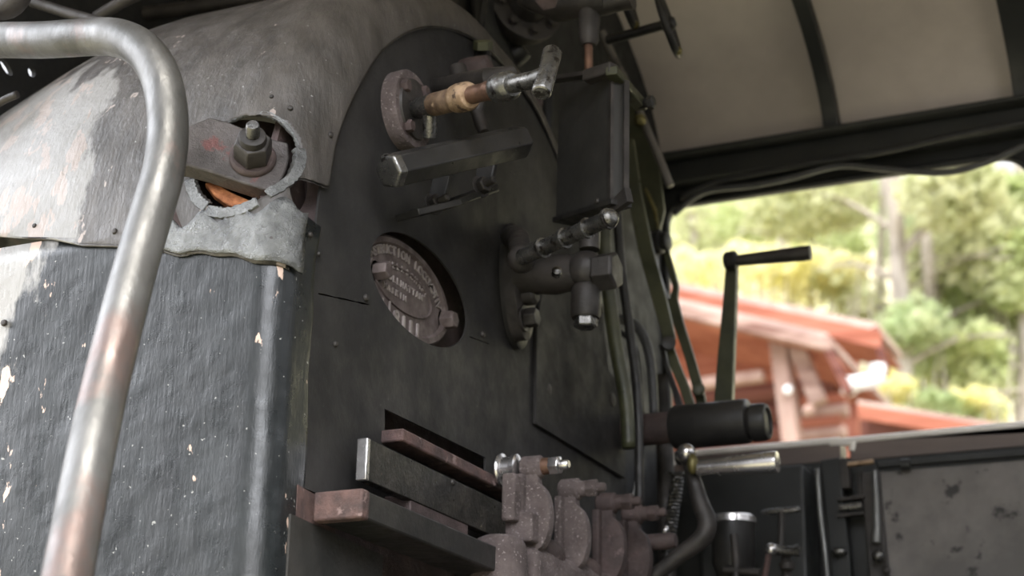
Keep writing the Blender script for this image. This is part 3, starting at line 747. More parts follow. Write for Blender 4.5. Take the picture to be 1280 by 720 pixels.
# ================================================================== vertical pipes right of the gauge
def vpipe(lab, pts, r, mt, Y, name='pipe', cat='pipe', grp=None, sm=5):
    P = [at(x, y, Y=(Y if not isinstance(Y, (list, tuple)) else Y[i])) for i, (x, y) in enumerate(pts)]
    mb = MB(); mb.tube(P, [m(r, q) for q in P], 18, smooth=sm); return tag(mb.build(name, mt, smooth=180), lab, cat, grp)
vpipe('rust tinged vertical pipe left of the gauge cover', [(672, 120), (668, 170), (664, 220), (668, 262), (676, 300)], 7, 'dark_rust', 2.9)
vpipe('black vertical pipe touching the left side of the gauge cover', [(684, 110), (683, 180), (684, 240), (688, 300)], 8, 'deep_black', 2.95)
vpipe('dark pipe descending from behind the side nut of the gauge valve', [(752, 240), (757, 330), (768, 420), (782, 500), (786, 560)], 9, 'olive_paint', 3.1)
vpipe('thin black pipe just right of the descending dark pipe', [(770, 240), (776, 330), (788, 420), (797, 500), (800, 640)], 6, 'black_paint', 3.15)
vpipe('black hose looping down toward the cylinder', [(772, 398), (792, 405), (806, 425), (814, 460), (818, 520)], 6, 'grey_hose', 3.35, 'hose', 'hose')
vpipe('thin black hose just inside the looping hose', [(774, 415), (788, 425), (797, 450), (802, 520)], 4, 'rubber', 3.35, 'hose', 'hose')
vpipe('upright black standpipe behind the springs', [(828, 470), (831, 560), (833, 640), (835, 740)], 11, 'dull_iron', 3.5)
vpipe('slim pale vertical rod between cylinder and manifold', [(797, 560), (795, 600), (790, 625)], 3, 'rod_steel', 3.2, 'rod', 'rod')
vpipe('light painted conduit running down the front corner of the cab', [(752, 40), (768, 75), (790, 118), (806, 155), (822, 192), (838, 232)], 5, 'grey_plate', 3.45, 'conduit', 'conduit')
# ================================================================== levers
la = thing('reversing_link', 'olive black flat lever leaning beside the window, in front of the slotted one', 'lever', at(865, 505, Y=3.3))
def strip(name, pts, w, mt, par, th=.012):
    mb = MB()
    P = [at(x, y, Y=Y) for x, y, Y in pts]; L2, R2 = [], []
    for i, p in enumerate(P):
        t = (P[min(len(P)-1, i+1)] - P[max(0, i-1)]).normalized(); s_ = t.cross(AY).normalized()
        ww = m(w[i] if isinstance(w, (list, tuple)) else w, p)/2; L2.append(p - s_*ww); R2.append(p + s_*ww)
    k = len(P); vs = L2 + R2 + [v + AY*th for v in L2 + R2]
    fs = []
    for i in range(k-1):
        fs += [(i, i+1, k+i+1, k+i), (2*k+i, 3*k+i, 3*k+i+1, 2*k+i+1), (i, 2*k+i, 2*k+i+1, i+1), (k+i, k+i+1, 3*k+i+1, 3*k+i)]
    fs += [(0, k, 3*k, 2*k), (k-1, 3*k-1, 4*k-1, 2*k-1)]
    mb.add(vs, fs); return mb.build(name, mt, par, bevel=.002)
strip('arm', [(784, 175, 3.3), (792, 240, 3.3), (806, 310, 3.3), (824, 375, 3.3), (837, 425, 3.3)], [16, 18, 19, 18, 15], 'olive_paint', la)
strip('lower_arm', [(834, 425, 3.3), (843, 455, 3.3), (855, 485, 3.3), (864, 512, 3.3)], [9, 12, 12, 12], 'olive_paint', la)
strip('lower_strand', [(826, 430, 3.3), (832, 455, 3.3), (842, 485, 3.3), (850, 512, 3.3)], [7, 5, 7, 10], 'black_paint', la)
mb = MB(); p = at(835, 431, Y=3.28); mb.lathe(p, V((.5,-1,.1)), [(0,m(9,p)),(.012,m(9,p)),(.014,m(5,p))], 20); mb.build('pin', 'black_paint', la)
lb_ = thing('slotted_link', 'black slotted lever hanging from a knob at the window corner', 'lever', at(885, 505, Y=3.42))
strip('left_strand', [(815, 312, 3.42), (819, 335, 3.42), (826, 358, 3.42), (833, 378, 3.42)], [10, 7, 7, 10], 'black_paint', lb_)
strip('right_strand', [(829, 306, 3.42), (838, 335, 3.42), (844, 358, 3.42), (841, 378, 3.42)], [9, 8, 8, 10], 'olive_paint', lb_)
strip('arm', [(838, 372, 3.42), (848, 405, 3.42), (861, 445, 3.42), (872, 485, 3.42), (878, 512, 3.42)], [16, 13, 12, 13, 12], 'olive_paint', lb_)
mb = MB(); p = at(812, 305, Y=3.40); mb.lathe(p, V((1,-.1,.0)), [(0,m(13,p)),(.012,m(15,p)),(.030,m(15,p)),(.032,m(11,p)),(.045,m(12,p)),(.047,m(9,p))], 24); mb.build('pivot_knob', 'black_paint', lb_)
mb = MB(); p = at(873, 488, Y=3.40); mb.lathe(p, V((.4,-1,0)), [(0,m(8,p)),(.012,m(8,p)),(.015,m(4,p))], 18); mb.build('pin', 'olive_paint', lb_)
lc = thing('rocking_plate', 'dark triangular lever plate at the window corner behind the gauge cover', 'lever', at(815, 290, Y=3.45))
strip('plate', [(776, 90, 3.45), (788, 150, 3.45), (808, 215, 3.45), (818, 265, 3.45), (816, 300, 3.45)], [10, 32, 34, 26, 12], 'olive_paint', lc)
mb = MB(); p = at(800, 150, Y=3.43); mb.sphere(p, m(8, p), 16); mb.build('ball_end', 'old_brass', lc)
strip('brass_edge', [(806, 235, 3.43), (818, 262, 3.43), (822, 285, 3.43)], [4, 5, 4], 'old_brass', lc, .006)

# ================================================================== black cylinder with tall crank handle
cyl = thing('brake_cylinder', 'horizontal black cylinder with a stepped end cap below the window', 'cylinder', at(905, 555, Y=3.3))
def horiz(name, c0, prof, mt, par, Y, n=36):
    """prof: [(column, radius px)] along the locomotive's length through pixel c0"""
    p = at(*c0, Y=Y); mb = MB(); mb.lathe(V((0, p.y, p.z)), AX, [(at(c, c0[1], Y=Y).x, m(r, p)) for c, r in prof], n); return mb.build(name, mt, par, bevel=0)
horiz('rod_sleeve', (800, 538), [(752, 18), (756, 20), (848, 20), (850, 18)], 'dark_rust', cyl, 3.3)
horiz('barrel', (895, 530), [(842, 26), (846, 28), (932, 28), (936, 27), (938, 22)], 'black_paint', cyl, 3.3)
horiz('end_cap', (950, 528), [(934, 20), (940, 22), (942, 24), (955, 24), (960, 22), (961, 18), (958, 16), (958, 8)], 'black_paint', cyl, 3.3)
ch = thing('hand_crank', 'tall upright crank handle seen against the trees through the window', 'crank', at(905, 505, Y=3.5))
strip('arm', [(914, 322, 3.45), (911, 380, 3.45), (907, 440, 3.45), (903, 510, 3.45)], [14, 17, 21, 24], 'olive_paint', ch, .02)
mb = MB(); p = at(913, 326, Y=3.44); mb.lathe(p - AX*.012, AX, [(0,m(10,p)),(.004,m(12,p)),(.024,m(12,p)),(.028,m(9,p))], 24); mb.build('eye', 'black_paint', ch)
p = at(918, 326, Y=3.44); e1 = at(1013, 316, Y=3.44)
mb = MB(); mb.lathe(p, e1-p, [(0, m(7,p)), ((e1-p).length*.9, m(9.5,p)), ((e1-p).length, m(9,p)), ((e1-p).length+.001, m(6.5,p))], 28); mb.build('grip', 'dull_iron', ch)
# polished crank lever
pl = thing('crank_lever', 'cranked iron lever with a polished steel hand grip under the cylinder', 'lever', at(812, 720, Y=3.15))
P = [at(x, y, Y=3.15) for x, y in ((860, 572), (866, 595), (876, 630), (884, 652), (878, 672), (850, 694), (815, 722), (780, 750))]
mb = MB(); mb.tube(P, [m(r, P[0]) for r in (8, 9, 11, 12, 12, 10, 9, 9)], 20, smooth=6); mb.build('arm', 'dull_iron', pl)
mb = MB(); p = at(858, 566, Y=3.13); mb.sphere(p, m(12, p), 20); mb.build('pivot_ball', 'bright_steel', pl)
mb = MB(); p = at(846, 572, Y=3.15); mb.lathe(p, V((1,0,0)), [(0,m(9,p)),(.02,m(11,p)),(.03,m(9,p))], 18); mb.build('collar', 'cock_steel', pl)
p = at(872, 585, Y=3.13); e1 = at(972, 577.5, Y=3.13); L_ = (e1-p).length
mb = MB(); mb.lathe(p, e1-p, [(-.006, m(6,p)), (0, m(10,p)), (L_*.3, m(11,p)), (L_*.95, m(14,p)), (L_, m(13,p)), (L_+.001, m(10,p))], 32); mb.build('grip', 'bright_steel', pl)
mb = MB(); p = at(866, 580, Y=3.12); mb.sphere(p, m(9, p), 18, (.8,1,1.5)); mb.build('ferrule', 'old_brass', pl)
# spring on a rod
sp = thing('spring_rod', 'coil spring on a vertical rod left of the cranked lever', 'spring', at(838, 700, Y=3.45))
def SP(t): return at(847 + (834-847)*t, 596 + (690-596)*t, Y=3.45)
mb = MB(); N_ = 20*16; pts = []
a, b = frame(SP(1)-SP(0)); q = m(1, SP(0))
for i in range(N_+1):
    t = i/N_; th = 2*PI*20*t; pts.append(SP(t) + (a*math.cos(th)+b*math.sin(th))*7*q)
mb.tube(pts, 1.7*q, 8); mb.build('coil', 'cock_steel', sp)
mb = MB(); mb.tube([SP(-.05), SP(1.4)], 3.5*q, 12); mb.build('rod', 'black_paint', sp)
mb = MB(); mb.beam(at(834, 593, Y=3.45), at(856, 593, Y=3.45), .02, .008); mb.build('top_plate', 'cock_steel', sp, bevel=.001)
mb = MB(); p = at(832, 663, Y=3.40); mb.sphere(p, m(5,p), 14, (.8,1,1.3)); mb.build('grease_nipple', 'bright_steel', sp)

# ================================================================== cast manifold with row of lugs (bottom)
cm = thing('manifold', 'rust brown cast iron manifold with drum end at the bottom of the photo', 'manifold', at(640, 760, Y=2.5))
XM = -1.165
def Mx(px, py, X=None): return at(px, py, X=XM if X is None else X)
p = Mx(624, 700, XM-.03); q = m(1, p)
mb = MB(); mb.lathe(V((p.x, p.y, p.z-.14)), AZ, [(0, 36*q), (.14, 36*q), (.160, 34.5*q), (.172, 30*q), (.178, 20*q)], 40); mb.build('drum', 'rust_iron', cm)
lug_at = ((2.625, .693), (2.79, .690), (2.965, .702), (3.10, .708))
mb = MB(); mb.beam(V((XM-.03, 2.60, .52)), V((XM-.03, 3.22, .54)), .09, .075); mb.build('body', 'rust_iron', cm, bevel=.02, seg=4)
mb = MB(); mb.box(V((XM-.022, 2.578, .632)), (.024, .030, .080)); mb.box(V((XM-.012, 2.60, .585)), (.05, .03, .05)); mb.build('front_block', 'rust_iron', cm, bevel=.005, seg=3)
for k, (y, ze) in enumerate(lug_at):
    mt = 'rust_iron' if k < 2 else 'dark_rust'; z0 = ze - .075
    # neck and D shaped web: straight on the boiler side, round on the cab side
    pr = [(-.026, -.10), (-.026, .05), (-.016, .075), (.006, .075), (.010, .045)] + [(.008 + .024*math.cos(D(70-i*14)), -.012 + .055*math.sin(D(70-i*14))) for i in range(12)] + [(0, -.10)]
    mb = MB(); mb.plate(pr, [], lambda x, z: V((XM + x, y+.008, z0 + z)), .020, (0,1,0)); web = mb.build('web', mt, cm, bevel=.004, seg=3)
    mb = MB(); mb.box(V((XM-.018, y-.014, z0+.0)), (.014, .030, .12)); mb.build('rib', mt, web, bevel=.004, seg=3)
    mb = MB(); mb.lathe(V((XM-.024, y, ze)), AX, [(0,.016),(.004,.0195),(.034,.0195),(.038,.016)], 28); mb.build('eye', mt, web)
    c = V((XM+.012, y, ze)); bm_ = 'bright_steel' if k == 0 else mt
    mb = MB(); mb.lathe(c, AX, [(0,.0145),(.018,.0135)], 24); bolt = mb.build('bolt_shank', 'copper' if k == 0 else mt, cm)
    mb = MB(); mb.lathe(c + AX*.014, AX, [(0,.0145),(.003,.0165),(.018,.0165),(.020,.013)], 6, .3); mb.build('nut', bm_, bolt, bevel=.001)
    mb = MB(); mb.lathe(c + AX*.034, AX, [(0,.0085),(.012,.0085),(.015,.006)], 18); mb.build('stud_end', bm_, bolt)
c = V((XM-.026, 2.625, .693))
mb = MB(); mb.lathe(c - AX*.042, AX, [(0,.020),(.002,.027),(.006,.029),(.009,.028),(.011,.022),(.026,.021),(.029,.025),(.036,.025),(.040,.018)], 36); mb.build('gland_cap', 'bright_steel', cm)['label'] = 'bright round gland cap facing the flat bar'
for k in range(3):
    y = (lug_at[k][0] + lug_at[k+1][0])/2; mb = MB(); mb.sphere(V((XM-.012, y, .560)), .034, 18, (.8,1.3,.8)); mb.build('fillet', 'dark_rust', cm)
mb = MB(); mb.tube([V((XM+.0, 3.14, .66)), V((XM+.05, 3.16, .665)), V((XM+.06, 3.16, .665))], [.016, .016, .012], 20); mb.build('outlet_stub', 'dark_rust', cm)

# ================================================================== flat bar, square bar, ledge
fb = thing('flat_bar', 'long flat steel bar with one bright worn end crossing the fire door slot', 'bar', at(460, 600, X=XB+.06))
mb = MB(); mb.box(V((-1.2315, 2.425, .604)), (.017, .53, .062)); mb.build('bar', 'bar_iron', fb, bevel=.0015)
mb = MB(); mb.box(V((-1.2315, 2.159, .604)), (.0185, .010, .0635)); mb.build('worn_end', 'bright_steel', fb, bevel=.002)['label'] = 'bright rubbed end of the bar'
mb = MB(); screw(mb, at(566, 603, X=-1.223), AX, .006); mb.build('rivet', 'dull_iron', fb)
zb_ = .573
lg = thing('slot_ledge', 'rusty ledge plate projecting from the slot behind the flat bar', 'ledge', at(520, 560, X=XB))
za_ = at(481, 541, X=XB+.0).z
ya, yb = yz(481, 541)[0], yz(625, 600)[0]
mb = MB(); mb.box(V((XB+.012, (ya+yb)/2+.02, za_-.008)), (.05, yb-ya+.06, .020)); mb.build('ledge', 'red_rust', lg, bevel=.003)
for px, py in ((545, 560), (592, 580)): 
    mb = MB(); p = at(px, py, X=XB+.02); mb.lathe(V((p.x-.01,p.y,za_)), AZ, [(0,.010),(.006,.010),(.008,.006)], 6); mb.build('nut', 'red_rust', lg)
sb = thing('square_bar', 'square rusty iron bar end sticking out below the flat bar', 'bar', at(400, 660, X=XB+.05))
mb = MB(); mb.box(V((-1.2195, 2.40, .519)), (.077, .64, .040)); mb.build('bar', 'black_paint', sb, bevel=.003)
mb = MB(); mb.box(V((-1.2195, 2.083, .519)), (.079, .022, .042)); mb.build('rusty_end', 'red_rust', sb, bevel=.004, seg=3)['label'] = 'rusty pitted end face'
z1 = .539
mb = MB(); mb.box(V((XB+.02, at(520,610,X=XB).y, (z1+zb_)/2+.012)), (.05, .20, .03)); mb.build('packing', 'dark_rust', sb, bevel=.003)

# ================================================================== the cab: walls, roof
YF = 3.9
def yF(px, py): p = at(px, py, Y=YF); return (p.x, p.z)
def rrect(x0, x1, z0, z1, r, n=8):
    out = []
    for cx, cz, a0, rr in ((x1-r[0], z1-r[0], 0, r[0]), (x0+r[1], z1-r[1], 90, r[1]), (x0+r[2], z0+r[2], 180, r[2]), (x1-r[3], z0+r[3], 270, r[3])):
        for i in range(n+1): a = D(a0 + 90*i/n); out.append((cx + rr*math.cos(a), cz + rr*math.sin(a)))
    return out
ZE = 1.752
hole = rrect(-1.375, -.475, .985, 1.672, (.085, .045, .01, .01))
outer = [(-3.3, -.75), (.9, -.75), (.9, ZE), (-3.3, ZE)]
mb = MB(); mb.plate(outer, [hole], lambda x, z: V((x, YF, z)), .02, (0,-1,0)); struct(mb.build('wall_right', 'wall_black'))
# frame lip of the window
mb = MB(); P = [V((x, YF-.012, z)) for x, z in hole[:18]]; P = [V((P[0].x, P[0].y, .99))] + P + [V((P[-1].x, P[-1].y, .99))]; mb.tube(P, .009, 10); struct(mb.build('trim_1', 'wall_black', smooth=180))
# roof shell
mb = MB(); n = 40; g = []
for i in range(n+1):
    th = PI*i/n; y = YC + 1.25*math.cos(th); z = ZE + .48*math.sin(th); g.append([V((-2.35, y, z)), V((-1.8, y, z)), V((-1.2, y, z)), V((-.2, y, z)), V((.9, y, z))])
grid_add(mb, g); o = mb.build('ceiling', 'roof_paint', smooth=180); sd = o.modifiers.new('thickness', 'SOLIDIFY'); sd.thickness = .012; sd.offset = 1; struct(o)
def roof_rib(X, lab, hw=.018):
    mb = MB(); vs = []; n = 40
    for i in range(n+1):
        th = PI*i/n; y = YC + 1.243*math.cos(th); z = ZE + .474*math.sin(th); y2 = YC + 1.205*math.cos(th); z2 = ZE + .437*math.sin(th)
        for xx in (X-hw, X+hw): vs += [V((xx, y, z)), V((xx, y2, z2))]
    fs = []
    for i in range(n):
        a = 4*i; b = a+4; fs += [(a, a+1, b+1, b), (a+2, b+2, b+3, a+3), (a+1, a+3, b+3, b+1)]
    mb.add(vs, fs)
    return struct(mb.build({-.935: 'trim_2', -1.95: 'trim_3'}.get(X, 'shade_rib'), 'wall_black', bevel=.002))
roof_rib(-.935, ''); roof_rib(-1.95, '')
roof_rib(-.40, '', .10)  # wide dark band added for the shade at the ceiling's right end
# eave rail (dark angle under the roof edge) and cables along it
mb = MB(); mb.box(V((-1.2, YF-.035, ZE-.012)), (4.2, .05, .055)); mb.box(V((-1.2, YF-.075, ZE+.02)), (4.2, .06, .012)); struct(mb.build('trim_4', 'wall_black', bevel=.004))
vpipe('black cable sagging along the rail over the window', [(842, 268), (880, 240), (940, 232), (990, 222), (1030, 211), (1060, 207), (1110, 212), (1180, 216), (1230, 204), (1290, 178)], 4, 'grey_hose', 3.83, 'cable', 'cable')
vpipe('second black cable tight under the roof edge', [(850, 246), (900, 226), (1000, 206), (1100, 190), (1200, 168), (1300, 150)], 4, 'rubber', 3.82, 'cable', 'cable')
# front wall of the cab, beyond and above the boiler, with two pinholes
XF = -2.06
h1_, h2_ = at(8, 84, X=XF), at(40, 90, X=XF)
mb = MB()
holes = [circ(h1_.y, h1_.z, .020, .009, 10, D(-25)), circ(h2_.y, h2_.z, .011, .010, 10)]
rw = lambda a: R - .012 - 1.15*taper(XF)*tblend(R*(PI - D(a)))
outer = [(YC + rw(a)*math.cos(D(a)), ZC + rw(a)*math.sin(D(a))) for a in range(165, -1, -5)] + [(YC+rw(0), -.75), (YF-.022, -.75), (YF-.022, ZE)] + [(YC + 1.245*math.cos(D(a)), ZE + .475*math.sin(D(a))) for a in range(4, 121, 4)]
mb.plate(outer, holes, lambda y, z: V((XF, y, z)), .01, (1,0,0)); struct(mb.build('wall_front', 'deep_black'))
mb = MB(); mb.plate([(YC + (R+.012)*math.sin(D(a)), ZC + (R+.012)*math.cos(D(a))) for a in range(14, 91, 4)] + [(YC+R+.012, -.75), (YF-.022, -.75), (YF-.022, ZE)] + [(YC + 1.245*math.cos(D(a)), ZE + .475*math.sin(D(a))) for a in range(4, 80, 4)], [], lambda y, z: V((-1.385, y, z)), .012, (1,0,0)); struct(mb.build('wall_partition', 'deep_black'))
mb = MB(); mb.box(V((-.6, YC, -.76)), (3.0, 2.5, .04)); struct(mb.build('floor', 'steel_floor'))
# unseen rear wall of the cab, added to close off light from behind
mb = MB(); mb.box(V((.9, YC, .2)), (.03, 2.5, 1.9)); struct(mb.build('shade_wall_rear', 'wall_black'))

mb = MB(); mb.box(V((.40, 1.4, .5)), (1.0, .02, 2.5)); struct(mb.build('shade_wall_left', 'wall_black'))  # unseen near-side wall, added to keep rear light off the backhead
# sills / armrests
def sill(lab, x0, x1, z1, th, Y0, Y1, group='wooden arm rests on the window opening'):
    t = thing('arm_rest', lab, 'arm rest', ((x0+x1)/2, (Y0+Y1)/2, z1-th), group)
    mb = MB(); mb.plate(rrect(x0, x1, z1-th, z1-.006, (.012, .012, .004, .004)) if False else [(x0, z1-th), (x1, z1-th), (x1, z1-.006)] + [(x0 + .018 - .018*math.sin(D(a)), z1 - .006 - .022*(1-math.cos(D(a)))) for a in range(0, 91, 15)], [], lambda x, z: V((x, Y0, z)), Y1-Y0, (0,-1,0))
    mb.build('board', 'sill_wood', t, bevel=.002)
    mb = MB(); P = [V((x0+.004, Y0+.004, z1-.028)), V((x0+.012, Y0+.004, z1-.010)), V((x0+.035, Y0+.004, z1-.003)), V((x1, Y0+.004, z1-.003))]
    mb.tube(P, .0085, 10, smooth=4); mb.build('skylit_edge', 'skylit_edge', t)['label'] = 'pale front edge with sky light painted on'
s1 = at(1062, 549, Y=3.9); s0 = at(905, 562, Y=3.9); s0b = at(1050, 551, Y=3.9)
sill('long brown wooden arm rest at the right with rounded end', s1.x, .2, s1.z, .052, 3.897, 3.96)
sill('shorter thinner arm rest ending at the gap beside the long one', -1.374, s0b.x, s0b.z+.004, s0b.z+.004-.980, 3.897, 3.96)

# fittings below the window
dp = thing('door_panel', 'scuffed grey steel door panel below the long arm rest', 'door panel', at(1190, 760, Y=3.86))
a_ = at(1098, 590, Y=3.86); mb = MB(); mb.box(V(((a_.x+.6)/2, 3.865, -.75/2 + a_.z/2)), (.6-a_.x, .014, a_.z+.75)); mb.build('panel', 'grey_plate', dp, bevel=.002)
mb = MB(); mb.beam(at(1098, 582, Y=3.85), V((.6, 3.85, at(1098, 582, Y=3.85).z)), .02, .014); mb.build('top_rail', 'wall_black', dp, bevel=.002)
mb = MB(); mb.lathe(at(1127, 581, Y=3.845), AX, [(0,.014),(.02,.014),(.022,.010)], 16); mb.build('hinge', 'wall_black', dp)
lt = thing('door_latch', 'latch plate with round knob and worn vertical catch beside the grey panel', 'latch', at(1095, 715, Y=3.84))
mb = MB(); mb.beam(at(1088, 590, Y=3.85), at(1101, 735, Y=3.85), m(24, at(1090,650,Y=3.85)), .012, AY); mb.build('backplate', 'dull_iron', lt, bevel=.002)
mb = MB(); mb.tube([at(1093, 588, Y=3.83), at(1095, 620, Y=3.83), at(1096, 660, Y=3.83), at(1095, 678, Y=3.83)], [m(r, a_) for r in (3, 4, 5, 6)], 14); mb.build('catch', 'rod_steel', lt)
mb = MB(); mb.sphere(at(1098, 695, Y=3.82), m(8, a_), 18); mb.build('knob', 'cock_steel', lt)
mb = MB(); mb.sphere(at(1108, 713, Y=3.83), m(5, a_), 14); mb.build('rivet', 'dull_iron', lt)
mb = MB(); mb.sphere(at(1049, 690, Y=3.83), m(8, a_), 16, (1.2,1,.7)); mb.build('cap', 'cock_steel', lt)
bo = thing('slide_bolt', 'horizontal slide bolt in a black bracket left of the door latch', 'bolt', at(1065, 650, Y=3.84))
for y0 in (622, 642):
    mb = MB(); mb.beam(at(1048, y0+4, Y=3.85), at(1082, y0, Y=3.85), .03, .008); mb.build('bracket', 'dull_iron', bo, bevel=.001)
mb = MB(); mb.tube([at(1050, 635, Y=3.83), at(1078, 632, Y=3.83)], m(5, a_), 16); mb.build('bolt', 'cock_steel', bo)
mb = MB(); mb.beam(at(1056, 575, Y=3.86), at(1059, 612, Y=3.86), .03, .02); mb.beam(at(1078, 590, Y=3.86), at(1080, 625, Y=3.86), .024, .02); mb.build('uprights', 'dull_iron', bo, bevel=.002)
mb = MB(); mb.tube([at(1060, 581, Y=3.84), at(1092, 577, Y=3.84)], .006, 10); tag(mb.build('peg', 'brass'), 'small brass coloured peg in the gap between the two arm rests', 'peg')
vpipe('slim pale upright rod on the dark wall below the short arm rest', [(1021, 586), (1025, 640), (1031, 690), (1036, 740)], 3, 'rod_steel', 3.78, 'rod', 'rod')
mb = MB(); mb.beam(at(1039, 575, Y=3.86), at(1056, 740, Y=3.86), m(24, a_), .03, AY); tag(mb.build('post', 'wall_black', bevel=.003), 'square black post supporting the arm rests at the gap', 'post')
mb = MB(); mb.beam(at(1008, 585, Y=3.88), at(1014, 760, Y=3.88), m(16, a_), .02, AY); tag(mb.build('post', 'wall_black', bevel=.003), 'narrow black post left of the slim pale rod', 'post')
# round lubricator pot with polished rim
pot = thing('oil_pot', 'round black oil pot with a polished bright rim', 'pot', at(915, 740, Y=3.55))
p = at(916, 652, Y=3.55); q = m(1, p)
mb = MB(); mb.lathe(V((p.x, p.y, p.z-.12)), AZ, [(0, 20*q), (.03, 27*q), (.115, 27*q)], 40); mb.build('body', 'black_paint', pot)
mb = MB(); mb.lathe(V((p.x, p.y, p.z-.006)), AZ, [(0, 27*q), (0, 30*q), (.013, 30*q), (.016, 28*q)], 40); mb.build('rim', 'bright_steel', pot)
mb = MB(); mb.sphere(V((p.x, p.y, p.z+.002)), 26*q, 24, (1,1,.35)); mb.build('lid', 'black_paint', pot)
mb = MB(); mb.tube([at(917, 668, Y=3.5), at(920, 700, Y=3.5), at(920, 730, Y=3.5)], 5*q, 14); mb.tube([at(905, 712, Y=3.5), at(950, 716, Y=3.5)], 5*q, 14); mb.build('drain_pipe', 'dull_iron', pot)
# T handled valve
th_ = thing('t_handle_valve', 'T handled valve standing right of the oil pot', 'valve', at(978, 740, Y=3.6))
q = m(1, at(978, 640, Y=3.6))
mb = MB(); mb.tube([at(952, 641, Y=3.6), at(960, 640, Y=3.6), at(998, 637, Y=3.6), at(1000, 637, Y=3.6)], [2.5*q, 4*q, 4*q, 2.5*q], 14); mb.build('cross_bar', 'cock_steel', th_)
mb = MB(); mb.tube([at(977, 640, Y=3.6), at(976, 686, Y=3.6)], 4.5*q, 14); mb.build('stem', 'dull_iron', th_)
mb = MB(); mb.tube([at(966, 687, Y=3.58), at(990, 689, Y=3.58), at(1000, 688, Y=3.58)], [7*q, 6*q, 8*q], 16); mb.build('body', 'cock_steel', th_)
mb = MB(); mb.sphere(at(964, 687, Y=3.56), 8*q, 16); mb.build('ball', 'bright_steel', th_)
mb = MB(); mb.tube([at(961, 693, Y=3.56), at(955, 725, Y=3.56)], [3.5*q, 4*q], 12); mb.build('lever', 'red_rust', th_)
mb = MB(); mb.tube([at(982, 690, Y=3.6), at(984, 740, Y=3.6)], 6*q, 14); mb.lathe(at(984, 712, Y=3.58), AZ, [(0,9*q),(.012,10*q),(.02,6*q)], 14); mb.build('base_pipe', 'dull_iron', th_)
# black cabinet body under the short arm rest
mb = MB(); pA, pB = at(872, 590, Y=3.75), at(1002, 590, Y=3.75)
mb.box(V(((pA.x+pB.x)/2, 3.82, (pA.z-.75)/2)), (pB.x-pA.x, .12, pA.z+.75)); tag(mb.build('tool_box', 'wall_black', bevel=.006), 'black sheet metal box against the wall behind the oil pot', 'box')

# dark pipes at the top left, above and behind the boiler
for lab, pts, r, Y in (('dark pipe crossing the top left corner behind the bent pipe', [(40, 2), (90, 18), (125, 27), (165, 36)], 7, 2.12),
                       ('dark pipe rising from the bend toward the top edge', [(120, 22), (150, 4), (175, -8)], 8, 2.2),
                       ('broad dark pipe arching above the boiler at the top left', [(170, 18), (220, 12), (260, 6), (330, -4), (420, -12)], 9, 2.62),
                       ('thick blurred pipe in the extreme top left corner', [(-30, 8), (10, 8), (28, -14)], 16, 1.9),
                       ('thin dark rod lying along the boiler at the left edge', [(-30, 150), (0, 128), (22, 118)], 5, 2.05)):
    vpipe(lab, pts, r, 'dull_iron', Y, grp='dark pipes at the top left')

# ================================================================== outside: house
YH = 13.0
def W(px, py, Y): return at(px, py, Y=Y)
hs = thing('log_house', 'red brown timber house with stepped gable eaves beyond the window', 'house', V((W(960,540,13).x, 14, -LIFT)))
def board(name, pA, pB, Y0, Y1, th, mt, bev=.01):
    """sloping roof board between two pixels at depth Y0, running back to Y1"""
    a, b = W(*pA, Y0), W(*pB, Y0); mb = MB(); dn = V((0,0,-th))
    vs = [a, b, b+dn, a+dn]; vs += [v + AY*(Y1-Y0) for v in vs]
    mb.add(vs, [(0,1,2,3), (7,6,5,4), (0,4,5,1), (1,5,6,2), (2,6,7,3), (3,7,4,0)]); return mb.build(name, mt, hs, bevel=bev)
board('rear_roof', (600, 302), (1098, 404), 14.2, 15.1, .07, 'roof_tin')
board('rear_fascia', (600, 309), (1100, 413), 14.15, 14.25, .16, 'red_boards')
board('rear_soffit', (600, 322), (1098, 424), 14.2, 15.1, .03, 'red_boards')
board('porch_roof', (600, 316), (1034, 416), 12.0, 13.9, .06, 'roof_tin')
board('porch_fascia', (600, 324), (1038, 424), 11.95, 12.03, .09, 'roof_boards')
board('porch_soffit', (600, 330), (1034, 430), 12.0, 13.9, .03, 'red_boards')
# end boards of both roofs
for (a, b, Y) in (((1030, 424), (1062, 492), 12.0), ((1094, 410), (1108, 470), 14.2)):
    mb = MB(); p0, p1 = W(*a, Y), W(*b, Y); mb.beam(p0, p1, .08, .06); mb.build('rake_end', 'dark_logs', hs, bevel=.005)
def wallp(name, P, Y, mt, th=.1):
    p = [W(x, y, Y) for x, y in P]; k = len(p); mb = MB(); mb.add(p + [v + AY*th for v in p], [tuple(range(k)), tuple(range(2*k-1, k-1, -1))] + [(i, (i+1) % k, (i+1) % k + k, i + k) for i in range(k)]); return mb.build(name, mt, hs)
wallp('gable_boards', [(600, 330), (1000, 420), (1000, 482), (600, 520)], 13.3, 'red_boards')
wallp('rear_wall', [(600, 320), (1070, 420), (1072, 500), (1072, 1100), (600, 1100)], 15.2, 'red_boards')
